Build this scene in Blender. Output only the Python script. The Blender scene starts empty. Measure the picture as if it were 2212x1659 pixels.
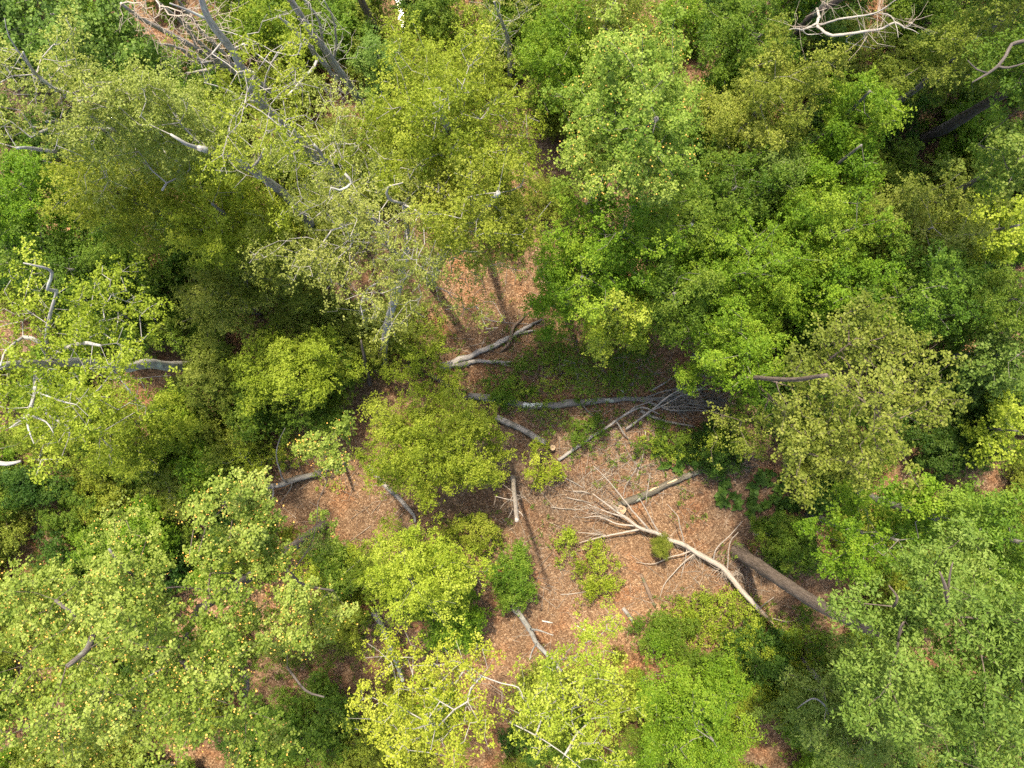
import bpy, math
import numpy as np
from mathutils import Vector

# ------------------------------------------------------------------ camera, sky, sun
H = 36.0                       # flying height of the camera over the forest floor
FP = 1534.0                    # focal length in units of a 2212-wide picture
scene = bpy.context.scene
COL = scene.collection

cam_d = bpy.data.cameras.new("camera")
cam = bpy.data.objects.new("camera", cam_d)
COL.objects.link(cam)
cam.location = (0, 0, H)
cam.rotation_euler = (0, 0, 0)
cam_d.sensor_width = 36.0
cam_d.lens = 36.0 * FP / 2212.0
cam_d.clip_start = 0.5
cam_d.clip_end = 3000
scene.camera = cam

SUN = np.array([-244.0, 800.0, 1534.0]); SUN /= np.linalg.norm(SUN)
world = bpy.data.worlds.new("World"); scene.world = world; world.use_nodes = True
wn = world.node_tree; wn.nodes.clear()
sky = wn.nodes.new("ShaderNodeTexSky"); sky.sky_type = 'NISHITA'; sky.sun_disc = False
sky.sun_elevation = math.asin(SUN[2]); sky.sun_rotation = math.atan2(SUN[0], SUN[1])
sky.air_density = 1.0; sky.dust_density = 3.0; sky.ozone_density = 1.0
bg = wn.nodes.new("ShaderNodeBackground"); bg.inputs[1].default_value = 0.15
wo = wn.nodes.new("ShaderNodeOutputWorld")
wn.links.new(sky.outputs[0], bg.inputs[0]); wn.links.new(bg.outputs[0], wo.inputs[0])

sd = bpy.data.lights.new("sun", 'SUN'); sd.energy = 3.4; sd.angle = math.radians(1.6); sd.color = (1.0, 0.90, 0.72)
so = bpy.data.objects.new("sun", sd); COL.objects.link(so)
so.rotation_euler = Vector(-SUN).to_track_quat('-Z', 'Y').to_euler()
so.location = tuple(SUN * 80)

vs = scene.view_settings
vs.view_transform = 'Standard'; vs.look = 'None'; vs.gamma = 1.0; vs.use_curve_mapping = False
vs.exposure = 1.42
scene.cycles.max_bounces = 4; scene.cycles.diffuse_bounces = 2; scene.cycles.transmission_bounces = 2
scene.cycles.glossy_bounces = 1; scene.cycles.transparent_max_bounces = 2
scene.cycles.use_denoising = False
scene.cycles.use_adaptive_sampling = True; scene.cycles.adaptive_threshold = 0.02

# ------------------------------------------------------------------ helpers
def P(u, v, z=0.0):
    """world point at height z for a spot of the (2212-wide) survey picture"""
    return np.array([(u - 1106.0) / FP * (H - z), (829.5 - v) / FP * (H - z), z])

def link(o, parent=None):
    COL.objects.link(o)
    if parent is not None:
        o.parent = parent
    return o

def tag(o, label=None, cat=None, group=None, kind=None):
    if label: o["label"] = label
    if cat: o["category"] = cat
    if group: o["group"] = group
    if kind: o["kind"] = kind
    return o

def empty(name, loc, label, cat, group=None):
    o = bpy.data.objects.new(name, None)
    o.empty_display_size = 0.3
    o.location = tuple(loc)
    link(o)
    return tag(o, label, cat, group)

def mesh(name, V, F, mat, parent=None, origin=None, attr=None, smooth=False, uv=None):
    """V (n,3) world verts; F (m,k) faces, or list of such arrays; attr: dict of per-face floats"""
    Fs = F if isinstance(F, list) else [F]
    Fs = [np.asarray(f, dtype=np.int32) for f in Fs if len(f)]
    V = np.asarray(V, dtype=np.float32)
    if origin is not None:
        V = V - np.asarray(origin, dtype=np.float32)
    me = bpy.data.meshes.new(name)
    loops = np.concatenate([f.ravel() for f in Fs])
    sizes = np.concatenate([np.full(len(f), f.shape[1], dtype=np.int32) for f in Fs])
    starts = np.zeros(len(sizes), dtype=np.int32); starts[1:] = np.cumsum(sizes)[:-1]
    me.vertices.add(len(V)); me.loops.add(len(loops)); me.polygons.add(len(sizes))
    me.vertices.foreach_set("co", V.ravel())
    me.loops.foreach_set("vertex_index", loops)
    me.polygons.foreach_set("loop_start", starts)
    if smooth:
        me.polygons.foreach_set("use_smooth", np.ones(len(sizes), dtype=bool))
    if attr:
        for k, a in attr.items():
            at = me.attributes.new(k, 'FLOAT', 'FACE')
            at.data.foreach_set("value", np.asarray(a, dtype=np.float32))
    if uv is not None:
        l = me.uv_layers.new(name="UVMap")
        l.uv.foreach_set("vector", np.asarray(uv, dtype=np.float32)[loops].ravel())
    me.update(calc_edges=True)
    for m in (mat if isinstance(mat, (list, tuple)) else [mat]):
        me.materials.append(m)
    o = bpy.data.objects.new(name, me)
    if parent is None and origin is not None:
        o.location = tuple(origin)
    return link(o, parent)

def nrm(a):
    return a / np.maximum(np.linalg.norm(a, axis=-1, keepdims=True), 1e-9)

# ------------------------------------------------------------------ materials
def base_mat(name):
    m = bpy.data.materials.new(name); m.use_nodes = True
    nt = m.node_tree
    return m, nt, nt.nodes["Principled BSDF"], nt.nodes["Material Output"]

def N(nt, t, **kw):
    n = nt.nodes.new(t)
    for k, v in kw.items():
        setattr(n, k, v)
    return n

def ramp(nt, stops):
    r = nt.nodes.new("ShaderNodeValToRGB")
    e = r.color_ramp.elements
    while len(e) > len(stops): e.remove(e[-1])
    while len(e) < len(stops): e.new(0.5)
    for i, (p, c) in enumerate(stops):
        e[i].position = p; e[i].color = (*c, 1)
    return r

def leaf_mat(name, dark, mid, light, trans=0.38, rough=0.55, spec=0.18):
    m, nt, b, out = base_mat(name)
    at = N(nt, "ShaderNodeAttribute", attribute_name="tint")
    r = ramp(nt, [(0.0, dark), (0.5, mid), (1.0, light)])
    nt.links.new(at.outputs["Fac"], r.inputs[0])
    b.inputs["Roughness"].default_value = rough
    b.inputs["Specular IOR Level"].default_value = spec
    nt.links.new(r.outputs[0], b.inputs["Base Color"])
    tr = N(nt, "ShaderNodeBsdfTranslucent")
    mul = N(nt, "ShaderNodeMix", data_type='RGBA', blend_type='MULTIPLY')
    mul.inputs[0].default_value = 1.0
    mul.inputs[7].default_value = (1.18, 1.38, 0.5, 1)
    nt.links.new(r.outputs[0], mul.inputs[6]); nt.links.new(mul.outputs[2], tr.inputs[0])
    mx = N(nt, "ShaderNodeMixShader"); mx.inputs[0].default_value = trans
    nt.links.new(b.outputs[0], mx.inputs[1]); nt.links.new(tr.outputs[0], mx.inputs[2])
    nt.links.new(mx.outputs[0], out.inputs[0])
    return m

def bark_mat(name, c0, c1, lichen=None, amount=0.35, sx=9.0, sy=1.2, bump=0.5, rough=0.9):
    """bark streaked along the stem: UV runs round the stem (x) and along it (y), in metres"""
    m, nt, b, out = base_mat(name)
    uv = N(nt, "ShaderNodeUVMap", uv_map="UVMap")
    mp = N(nt, "ShaderNodeMapping"); mp.inputs["Scale"].default_value = (sx, sy, 1)
    nt.links.new(uv.outputs[0], mp.inputs[0])
    n1 = N(nt, "ShaderNodeTexNoise"); n1.inputs["Scale"].default_value = 1.6
    n1.inputs["Detail"].default_value = 7; n1.inputs["Roughness"].default_value = 0.65
    nt.links.new(mp.outputs[0], n1.inputs["Vector"])
    r = ramp(nt, [(0.34, c0), (0.66, c1)])
    nt.links.new(n1.outputs["Fac"], r.inputs[0])
    tc = N(nt, "ShaderNodeTexCoord")
    col = r.outputs[0]
    if lichen:
        n2 = N(nt, "ShaderNodeTexNoise"); n2.inputs["Scale"].default_value = 1.7; n2.inputs["Detail"].default_value = 6
        nt.links.new(tc.outputs["Object"], n2.inputs["Vector"])
        r2 = ramp(nt, [(0.62 - amount * .3, (0, 0, 0)), (0.70 - amount * .3, (1, 1, 1))])
        nt.links.new(n2.outputs["Fac"], r2.inputs[0])
        mx = N(nt, "ShaderNodeMix", data_type='RGBA')
        nt.links.new(r2.outputs[0], mx.inputs[0]); nt.links.new(col, mx.inputs[6])
        mx.inputs[7].default_value = (*lichen, 1)
        col = mx.outputs[2]
    nt.links.new(col, b.inputs["Base Color"])
    b.inputs["Roughness"].default_value = rough
    b.inputs["Specular IOR Level"].default_value = 0.2
    bp = N(nt, "ShaderNodeBump"); bp.inputs["Strength"].default_value = bump; bp.inputs["Distance"].default_value = 0.03
    nt.links.new(n1.outputs["Fac"], bp.inputs["Height"]); nt.links.new(bp.outputs[0], b.inputs["Normal"])
    return m

BARK = {
    'pale':   bark_mat('bark_pale_grey', (0.20, 0.185, 0.16), (0.42, 0.395, 0.355), (0.42, 0.43, 0.36), 0.2, sx=6, sy=1.5),
    'grey':   bark_mat('bark_grey', (0.10, 0.092, 0.08), (0.23, 0.21, 0.18), (0.30, 0.32, 0.25), 0.1, sx=7, sy=1.3),
    'brown':  bark_mat('bark_brown', (0.075, 0.055, 0.042), (0.20, 0.155, 0.12), None, sx=8, sy=1.0, bump=0.8),
    'dark':   bark_mat('bark_dark_furrowed', (0.05, 0.042, 0.036), (0.15, 0.125, 0.105), (0.20, 0.21, 0.17), 0.0, sx=8, sy=0.8, bump=0.9),
    'dead':   bark_mat('wood_weathered_pale', (0.23, 0.19, 0.15), (0.43, 0.365, 0.295), (0.20, 0.18, 0.15), 0.1, sx=14, sy=0.8, bump=0.4),
    'silver': bark_mat('wood_weathered_grey', (0.17, 0.15, 0.13), (0.36, 0.32, 0.28), (0.13, 0.12, 0.10), 0.15, sx=12, sy=0.8, bump=0.4),
    'rot':    bark_mat('wood_rotten_brown', (0.085, 0.055, 0.038), (0.27, 0.19, 0.13), (0.10, 0.11, 0.05), 0.1, sx=12, sy=0.7, bump=0.8),
    'white':  bark_mat('bark_bleached', (0.36, 0.33, 0.29), (0.60, 0.56, 0.50), (0.25, 0.23, 0.2), 0.1, sx=8, sy=1.5, bump=0.3),
    'bleach': bark_mat('bark_bleached_grey', (0.24, 0.21, 0.175), (0.42, 0.385, 0.33), (0.18, 0.165, 0.14), 0.1, sx=8, sy=1.5, bump=0.3),
    'moss':   bark_mat('bark_mossy_lichen', (0.055, 0.05, 0.035), (0.17, 0.145, 0.11), (0.33, 0.35, 0.27), 0.12, sx=8, sy=1.2, bump=0.8),
}
WOOD_END = bark_mat('wood_cut_end', (0.30, 0.19, 0.11), (0.55, 0.39, 0.24), None, sx=20, sy=20, bump=0.2)
WOOD_SPLIT = bark_mat('wood_split_fresh', (0.42, 0.27, 0.14), (0.68, 0.50, 0.31), None, sx=25, sy=1.2, bump=0.5)

def twig_mat(name, c0, c1):
    m, nt, b, out = base_mat(name)
    tc = N(nt, "ShaderNodeTexCoord")
    n1 = N(nt, "ShaderNodeTexNoise"); n1.inputs["Scale"].default_value = 3.0; n1.inputs["Detail"].default_value = 3
    nt.links.new(tc.outputs["Object"], n1.inputs["Vector"])
    r = ramp(nt, [(0.35, c0), (0.65, c1)])
    nt.links.new(n1.outputs["Fac"], r.inputs[0]); nt.links.new(r.outputs[0], b.inputs["Base Color"])
    b.inputs["Roughness"].default_value = 0.85; b.inputs["Specular IOR Level"].default_value = 0.2
    return m
TWIG = {
    'pale':  twig_mat('twig_pale', (0.22, 0.20, 0.17), (0.38, 0.35, 0.305)),
    'grey':  twig_mat('twig_grey', (0.12, 0.105, 0.085), (0.24, 0.215, 0.18)),
    'brown': twig_mat('twig_brown', (0.08, 0.06, 0.045), (0.17, 0.13, 0.10)),
    'dead':  twig_mat('twig_dead', (0.26, 0.21, 0.16), (0.44, 0.37, 0.29)),
    'white': twig_mat('twig_bleached', (0.36, 0.33, 0.28), (0.56, 0.52, 0.45)),
}
TWIG['bleach'] = TWIG['dead']; TWIG['dark'] = TWIG['brown']; TWIG['silver'] = TWIG['grey']

def rgb(*c): return np.array(c, dtype=float)
# leaf colour classes: dark, mid, light albedo
LC = {
    'yellow': (rgb(.140, .180, .012), rgb(.232, .278, .020), rgb(.340, .368, .042)),
    'lime':   (rgb(.175, .248, .016), rgb(.295, .370, .030), rgb(.400, .455, .066)),
    'olive':  (rgb(.098, .138, .014), rgb(.165, .212, .025), rgb(.260, .300, .052)),
    'pale':   (rgb(.155, .185, .030), rgb(.248, .277, .052), rgb(.355, .372, .100)),
    'bright': (rgb(.078, .150, .007), rgb(.138, .232, .012), rgb(.240, .322, .026)),
    'green':  (rgb(.056, .115, .008), rgb(.100, .172, .013), rgb(.178, .248, .026)),
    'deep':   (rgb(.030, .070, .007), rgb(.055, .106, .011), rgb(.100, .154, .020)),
    'blue':   (rgb(.076, .134, .018), rgb(.128, .200, .030), rgb(.208, .278, .056)),
    'tulip':  (rgb(.118, .175, .020), rgb(.205, .270, .038), rgb(.335, .385, .090)),
    'tulipg': (rgb(.096, .172, .016), rgb(.170, .265, .028), rgb(.290, .372, .066)),
}
_lm = {}
def leaves_for(col, seed):
    key = (col, seed % 5)
    if key not in _lm:
        g = np.random.default_rng(900 + seed % 5 + 10 * list(LC).index(col))
        k = g.uniform(0.93, 1.07, 3) * g.uniform(0.93, 1.07) * np.array([1.03, 1.0, 1.0])
        d, m_, l = [tuple(float(x) for x in np.clip(c * k, 0, 1)) for c in LC[col]]
        _lm[key] = leaf_mat("leaf_" + col, d, m_, l)
    return _lm[key]

# ------------------------------------------------------------------ geometry: stems and leaves
def smooth_path(pts, rad, step):
    pts = np.asarray(pts, float); rad = np.asarray(rad, float)
    if len(pts) == 2:
        n = max(2, int(np.linalg.norm(pts[1] - pts[0]) / step) + 1)
        t = np.linspace(0, 1, n)[:, None]
        return pts[0] + (pts[1] - pts[0]) * t, rad[0] + (rad[1] - rad[0]) * t[:, 0]
    ext = np.vstack([2 * pts[0] - pts[1], pts, 2 * pts[-1] - pts[-2]])
    op, orr = [], []
    for i in range(len(pts) - 1):
        p0, p1, p2, p3 = ext[i:i + 4]
        n = max(2, int(np.linalg.norm(p2 - p1) / step) + 1)
        t = np.linspace(0, 1, n, endpoint=False)[:, None]
        op.append(.5 * (2 * p1 + (p2 - p0) * t + (2 * p0 - 5 * p1 + 4 * p2 - p3) * t ** 2 + (3 * p1 - p0 - 3 * p2 + p3) * t ** 3))
        orr.append(rad[i] + (rad[i + 1] - rad[i]) * t[:, 0])
    op.append(pts[-1:]); orr.append(rad[-1:])
    return np.vstack(op), np.concatenate(orr)

def tube(pts, rad, sides=10, step=0.35, rng=None, lump=0.08, wob=0.0, cap=True):
    """smooth tapering stem -> V, [quads, end caps], uv"""
    p, r = smooth_path(pts, rad, step)
    n = len(p)
    if rng is not None and wob > 0:
        w = rng.normal(0, 1, (n, 3)); w = (w + np.roll(w, 1, 0) + np.roll(w, -1, 0)) / 2
        w[0] = 0
        p = p + w * wob * r[:, None]
    t = nrm(np.gradient(p, axis=0))
    ref = np.array([0, 0, 1.0]) if abs(t[0][2]) < 0.8 else np.array([1.0, 0, 0])
    a = np.zeros_like(t); a[0] = nrm(np.cross(t[0], ref))
    for i in range(1, n):
        a[i] = nrm(a[i - 1] - t[i] * np.dot(a[i - 1], t[i]))
    b = np.cross(t, a)
    ang = np.linspace(0, 2 * np.pi, sides, endpoint=False)
    rr = r[:, None] * np.ones((1, sides))
    if rng is not None and lump > 0:
        ln = rng.normal(0, lump, (n, sides)); ln = (ln + np.roll(ln, 1, 0) + np.roll(ln, -1, 0)) / 1.8
        rr = rr * (1 + ln)
    V = p[:, None, :] + rr[..., None] * (np.cos(ang)[None, :, None] * a[:, None, :] + np.sin(ang)[None, :, None] * b[:, None, :])
    V = V.reshape(-1, 3)
    i = np.arange(n - 1)[:, None] * sides; j = np.arange(sides)[None, :]; j2 = (j + 1) % sides
    Q = np.stack([i + j, i + j2, i + sides + j2, i + sides + j], -1).reshape(-1, 4)
    L = np.concatenate([[0], np.cumsum(np.linalg.norm(np.diff(p, axis=0), axis=1))])
    uv = np.stack([np.abs(ang / np.pi - 1)[None, :] * np.pi * np.maximum(r[:, None], .03) * 1.5 + 0 * L[:, None], L[:, None] + 0 * ang[None, :]], -1).reshape(-1, 2)
    F = [Q]
    if cap:
        F.append(np.array([[k for k in range(sides)][::-1], [(n - 1) * sides + k for k in range(sides)]]))
    return V, F, uv

def cones(A, B, ra, rb, sides):
    """many straight tapering pieces at once"""
    t = nrm(B - A)
    ref = np.where(np.abs(t[:, 2:3]) < .9, np.array([[0, 0, 1.0]]), np.array([[1.0, 0, 0]]))
    a = nrm(np.cross(t, ref)); b = np.cross(t, a)
    ang = np.linspace(0, 2 * np.pi, sides, endpoint=False)
    ring = np.cos(ang)[None, :, None] * a[:, None] + np.sin(ang)[None, :, None] * b[:, None]
    V = np.concatenate([A[:, None] + ring * ra[:, None, None], B[:, None] + ring * rb[:, None, None]], 1)
    n = len(A); base = (np.arange(n) * 2 * sides)[:, None]; j = np.arange(sides)[None]; j2 = (j + 1) % sides
    F = np.stack([base + j, base + j2, base + sides + j2, base + sides + j], -1).reshape(-1, 4)
    return V.reshape(-1, 3), F

def merge(parts):
    Vs, Fs, o = [], [], 0
    for V, F in parts:
        Vs.append(V); Fs.append(F + o); o += len(V)
    return np.vstack(Vs), np.vstack(Fs)

LEAF = {  # length, width, tips per spray, leaves per tip, spray radius, flatness, tilt
    'tulip': (.088, .080, 6, 6, .21, .55, .42),
    'oak':   (.132, .056, 5, 8, .26, .60, .50),
    'maple': (.120, .110, 5, 6, .27, .45, .45),
    'fine':  (.098, .058, 7, 7, .29, .42, .55),
    'young': (.082, .052, 6, 6, .28, .55, .60),
    'lime':  (.104, .062, 6, 6, .28, .50, .50),
    'shrub': (.108, .060, 6, 6, .26, .42, .50),
    'sprout': (.095, .055, 3, 5, .17, .6, .55),
    'broad': (.17, .12, 4, 5, .30, .5, .4),
}

def leaves(rng, C, out, kind, tint, scale=1.0):
    """leaf blades round the spray centres C; out: outward direction; tint: 0..1 per spray"""
    L, W, sub, per, spread, flat, tilt = LEAF[kind]
    L *= scale; W *= scale
    M = len(C)
    tips = C[:, None] + rng.normal(0, 1, (M, sub, 3)) * spread * np.array([.62, .62, .62 * flat])
    d = tips - C[:, None]
    tn = np.repeat(tint[:, None], sub, 1) + rng.normal(0, .10, (M, sub))
    up = nrm(np.array([0, 0, 1.0]) + .45 * out[:, None] + .6 * d / spread * np.array([1, 1, 0]) + rng.normal(0, .2, (M, sub, 3)))
    K = M * sub
    tips = tips.reshape(K, 3); up = up.reshape(K, 3); tn = tn.reshape(K)
    az = rng.uniform(0, 2 * np.pi, (K, 1)) + np.arange(per)[None] * (2 * np.pi / per) + rng.normal(0, .35, (K, per))
    ref = nrm(np.cross(up, np.array([.3, .9, .1]))); ref2 = np.cross(up, ref)
    ax = np.cos(az)[..., None] * ref[:, None] + np.sin(az)[..., None] * ref2[:, None]
    nn = nrm(up[:, None] + rng.normal(0, tilt, (K, per, 3)))
    ax = nrm(ax - nn * np.sum(ax * nn, -1, keepdims=True))
    s = np.cross(nn, ax)
    sz = rng.uniform(.65, 1.2, (K, per, 1))
    b = tips[:, None] + ax * L * rng.uniform(.05, .35, (K, per, 1)) + nn * rng.normal(0, .03, (K, per, 1))
    l = L * sz; w = W * sz * .5
    v0 = b; v2 = b + ax * l - nn * l * .12
    mid = b + ax * l * .48
    v1 = mid + s * w + nn * w * .25; v3 = mid - s * w + nn * w * .25
    V = np.stack([v0, v1, v2, v3], 2).reshape(-1, 3)
    n = K * per
    o = (np.arange(n) * 4)[:, None]
    F = np.concatenate([o + np.array([[0, 1, 2]]), o + np.array([[0, 2, 3]])], 1).reshape(-1, 3)
    tf = np.clip(np.repeat(tn, per) + rng.normal(0, .16, n), 0, 1)
    return V, F, np.repeat(tf, 2)

def grow(seeds, spath, pts, org, wpath=.28, seg=.9, rng=None):
    """join every point to the nearest growing branch; returns nodes, parent index"""
    n0 = len(seeds); cap = n0 + len(pts) * 6 + 10
    X = np.zeros((cap, 3)); par = np.full(cap, -1, dtype=int); path = np.zeros(cap)
    X[:n0] = seeds; path[:n0] = spath; n = n0
    order = np.argsort(np.linalg.norm(pts - org, axis=1))
    tipnode = np.zeros(len(pts), dtype=int)
    for i in order:
        p = pts[i]
        df = X[:n] - p
        d = np.sqrt((df * df).sum(1))
        c = d + wpath * path[:n] + .6 * np.maximum(df[:, 2], 0)
        k = int(np.argmin(c)); q = X[k]
        m = int(d[k] / seg)
        m = min(m, 5)
        last = k
        dirv = p - q
        for s in range(m):
            t = (s + 1) / (m + 1)
            w = q + dirv * t + rng.normal(0, .07, 3) * d[k] / (m + 1) * 1.6 + np.array([0, 0, -.10 * d[k] * math.sin(math.pi * t)])
            X[n] = w; par[n] = last; path[n] = path[last] + np.linalg.norm(w - X[last]); last = n; n += 1
        X[n] = p; par[n] = last; path[n] = path[last] + np.linalg.norm(p - X[last]); tipnode[i] = n; n += 1
    return X[:n], par[:n], tipnode, n0

def branch_radii(par, n0, r0, ex=2.35):
    n = len(par); w = np.zeros(n); has = np.zeros(n, bool)
    for i in range(n - 1, n0 - 1, -1):
        if not has[i]: w[i] += 1.0
        p = par[i]; w[p] += w[i]; has[p] = True
    return r0 * np.maximum(w, 1) ** (1 / ex)

def build_branches(X, par, n0, rad, twig_m, bark_m, root, org, max_limbs=7):
    """every strong limb is a part of its own; the weak ones share one part"""
    n = len(X)
    idx = np.arange(n0, n)
    if len(idx) == 0: return
    first = np.full(n, -1)
    for i in idx:
        first[i] = i if par[i] < n0 else first[par[i]]
    heads = [i for i in idx if par[i] < n0]
    heads.sort(key=lambda i: -rad[i])
    strong = set(heads[:max_limbs])
    def make(sel, name, mat):
        A = X[par[sel]]; B = X[sel]; rb = rad[sel]
        ra = np.minimum(np.where(par[sel] < n0, rb * 1.15, rad[par[sel]]), rb * 1.5)
        thick = rb > .022
        ps = []
        if thick.any(): ps.append(cones(A[thick], B[thick], ra[thick], rb[thick], 6))
        if (~thick).any(): ps.append(cones(A[~thick], B[~thick], ra[~thick], rb[~thick], 3))
        V, F = merge(ps)
        return mesh(name, V, F, mat, root, org, smooth=True)
    for h in strong:
        sel = idx[first[idx] == h]
        if len(sel): make(sel, 'limb', twig_m)
    rest = idx[[first[i] not in strong for i in idx]] if len(heads) > len(strong) else []
    if len(rest): tag(make(rest, 'twigs', twig_m), kind='stuff')

TOTAL_LEAVES = 0
def crown_points(rng, c, rx, ry, rz, M, nl, upper=.75):
    """sprays gathered along leafy shoots that reach from the inside of the crown to its ragged outline"""
    rr = np.sqrt((np.arange(nl) + .4) / nl)
    th = np.arange(nl) * 2.39996 + rng.uniform(0, 6.28) + rng.normal(0, .22, nl)
    rr = np.clip(rr * rng.uniform(.78, 1.22, nl), 0, 1.28)
    tz = np.sqrt(np.maximum(.02, 1.05 - .8 * rr ** 2)) * 1.5 - .75 + rng.normal(0, .20, nl)
    low = rng.uniform(0, 1, nl) < .18
    tz = np.where(low, tz - rng.uniform(.4, .9, nl), tz)
    tip = np.stack([rr * np.cos(th), rr * np.sin(th), np.clip(tz, -.95, 1.05)], 1)
    base = tip * np.array([.42, .42, 0]); base[:, 2] = tip[:, 2] * .35 - .45
    base = base + rng.normal(0, .06, base.shape)
    R = rng.uniform(.17, .30, nl) * (1 + 1.6 / math.sqrt(nl)) * .67
    p = R * (.5 + rr); p /= p.sum()
    li = rng.choice(nl, M, p=p)
    t = rng.uniform(0, 1, M) ** .62
    lat = rng.normal(0, 1, (M, 3)) * (R[li] * (1.05 - .80 * t))[:, None] * np.array([1, 1, .8])
    lat[:, 2] = np.where(rng.uniform(0, 1, M) < upper, np.abs(lat[:, 2]), lat[:, 2]) - .05
    q = base[li] + (tip - base)[li] * t[:, None] + lat
    pts = np.stack([c[0] + q[:, 0] * rx, c[1] + q[:, 1] * ry, c[2] + q[:, 2] * rz], 1)
    d = nrm(.6 * nrm(lat) + .8 * nrm((tip - base)[li]))
    ltint = rng.normal(0, .19, nl)
    return pts, d, ltint[li]

def plant(name, label, cat, u, v, ru, rv, ztop, depth, kind, col, dens=1.0, seed=0, base=None, trunk=None,
          bark='grey', tr=None, limbs=(), bare=0.0, group=None, flowers=0.0, nl=None, stems=0, scale=1.0, zb=None, r0=.0075, lobes=None):
    """a tree (one trunk) or shrub (several stems): crown given by its spot, half sizes and top height"""
    global TOTAL_LEAVES
    rng = np.random.default_rng(7000 + seed)
    if name == 'young_tree':
        ztop *= .82; depth = max(depth, ztop * .72)
    elif name != 'shrub': depth *= 1.25
    ru *= 1.12; rv *= 1.12
    zc = ztop - depth * .5
    c = P(u, v, zc)
    rx = ru / FP * (H - zc); ry = rv / FP * (H - zc); rz = depth * .5
    if base is not None: bp = P(*base, 0)
    elif trunk: bp = np.array(trunk[0][:3], float); bp[2] = 0
    else: bp = np.array([c[0] + rng.normal(0, .2), c[1] + rng.normal(0, .2), 0])
    root = empty(name, bp, label, cat, group)
    lk = LEAF[kind]
    area = math.pi * rx * ry
    Nl = 2.6 * dens * area / (lk[0] * lk[1] * scale * scale * .5)
    M = int(np.clip(Nl / (lk[2] * lk[3]), 12, 2600))
    nl = nl or int(np.clip(area * 1.1, 7, 34))
    pts, d, lt = crown_points(rng, c, rx, ry, rz, M, nl)
    if lobes:
        for (lu, lv, lr, lz, share) in lobes:
            m2 = int(M * share)
            q, d2, t2 = crown_points(rng, P(lu, lv, lz), lr / FP * (H - lz), lr / FP * (H - lz), 1.3, m2, 4)
            pts = np.vstack([pts, q]); d = np.vstack([d, d2]); lt = np.concatenate([lt, t2])
    pts[:, 2] = np.maximum(pts[:, 2], .15)
    M = len(pts)
    seeds, sp = [], []
    bm = BARK[bark]
    if stems:
        for s in range(stems):
            a = s * 2.4 + rng.uniform(0, 1); k = rng.uniform(.2, .55)
            top = np.array([c[0] + math.cos(a) * rx * k, c[1] + math.sin(a) * ry * k, zc + rz * rng.uniform(-.5, .1)])
            b0 = bp + np.array([math.cos(a), math.sin(a), 0]) * .12
            mid = (b0 + top) * .5 + np.array([-math.cos(a) * .1 * rx, -math.sin(a) * .1 * ry, .1 * top[2]])
            rb = max(.012, .008 * ztop)
            V, F, uv = tube([b0, mid, top], [rb, rb * .75, rb * .4], 6, .5, rng, .05)
            mesh('stem', V, F, bm, root, bp, smooth=True, uv=uv)
            for t in (.45, .75, 1.0):
                seeds.append(mid + (top - mid) * (t - .5) * 2 if t > .5 else b0 + (mid - b0) * t * 2); sp.append(0)
    else:
        if trunk is None:
            R = tr or (.012 * ztop + .02)
            topz = zc + rz * .45
            mid = bp + (c - bp) * .45; mid[2] = topz * .5
            mid[:2] += rng.normal(0, .006 * ztop, 2)
            tp = [(bp[0], bp[1], -.1), tuple(bp + (mid - bp) * .06), tuple(mid), (c[0] + rng.normal(0, .1 * rx), c[1] + rng.normal(0, .1 * ry), topz)]
            trad = [R * 1.6, R * 1.1, R * .78, R * .3]
        else:
            tp = [t[:3] for t in trunk]; trad = [t[3] for t in trunk]
        V, F, uv = tube(tp, trad, 12, .4, rng, .05, .06)
        mesh('trunk', V, F, bm, root, bp, smooth=True, uv=uv)
        pp, pr = smooth_path(tp, trad, .6)
        zcb = zb if zb is not None else (zc - rz * .9)
        for q in pp[pp[:, 2] > min(zcb, pp[-1, 2] - .5)]:
            seeds.append(q); sp.append(0.0)
    for lb in limbs:
        lp = [P(*t[:3]) for t in lb]; lr = [t[3] for t in lb]
        V, F, uv = tube(lp, [q * .8 for q in lr], 9, .3, rng, .07, .15)
        mesh('limb', V, F, bm, root, bp, smooth=True, uv=uv)
        pp, _ = smooth_path(lp, lr, .6)
        for q in pp: seeds.append(q); sp.append(0.3)
    seeds = np.array(seeds)
    org = seeds.mean(0)
    gp = pts if dens < .7 and not stems else pts[rng.uniform(0, 1, M) < (.6 if dens < .9 and bark == 'pale' else .35)]
    X, par, tipn, n0 = grow(seeds, np.array(sp), gp, org, rng=rng)
    rad = branch_radii(par, n0, r0 * (1.05 if bark == 'pale' and not stems else 1.0))
    build_branches(X, par, n0, rad, TWIG[bark] if bark in TWIG else TWIG['grey'], bm, root, bp, 5 if stems else 8)
    keep = rng.uniform(0, 1, M) >= bare
    C = pts[keep]; o = d[keep]
    tint = .5 + lt[keep] + rng.normal(0, .08, len(C))
    V, F, tf = leaves(rng, C, o, kind, tint, scale)
    TOTAL_LEAVES += len(F) // 2
    cr = mesh('foliage' if stems else 'crown', V, F, leaves_for(col, seed), root, bp, attr={'tint': tf})
    tag(cr, kind='stuff')
    if dens >= .65 and not lobes:
        c2 = cr.copy(); link(c2, root)          # inner foliage: the same blades, turned half round and drawn in
        k = .9; off = (c - bp)
        c2.rotation_euler = (0, 0, math.pi)
        c2.scale = (k, k, k)
        c2.location = (off[0] * (1 + k), off[1] * (1 + k), off[2] * (1 - k) - .10 * depth)
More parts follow.
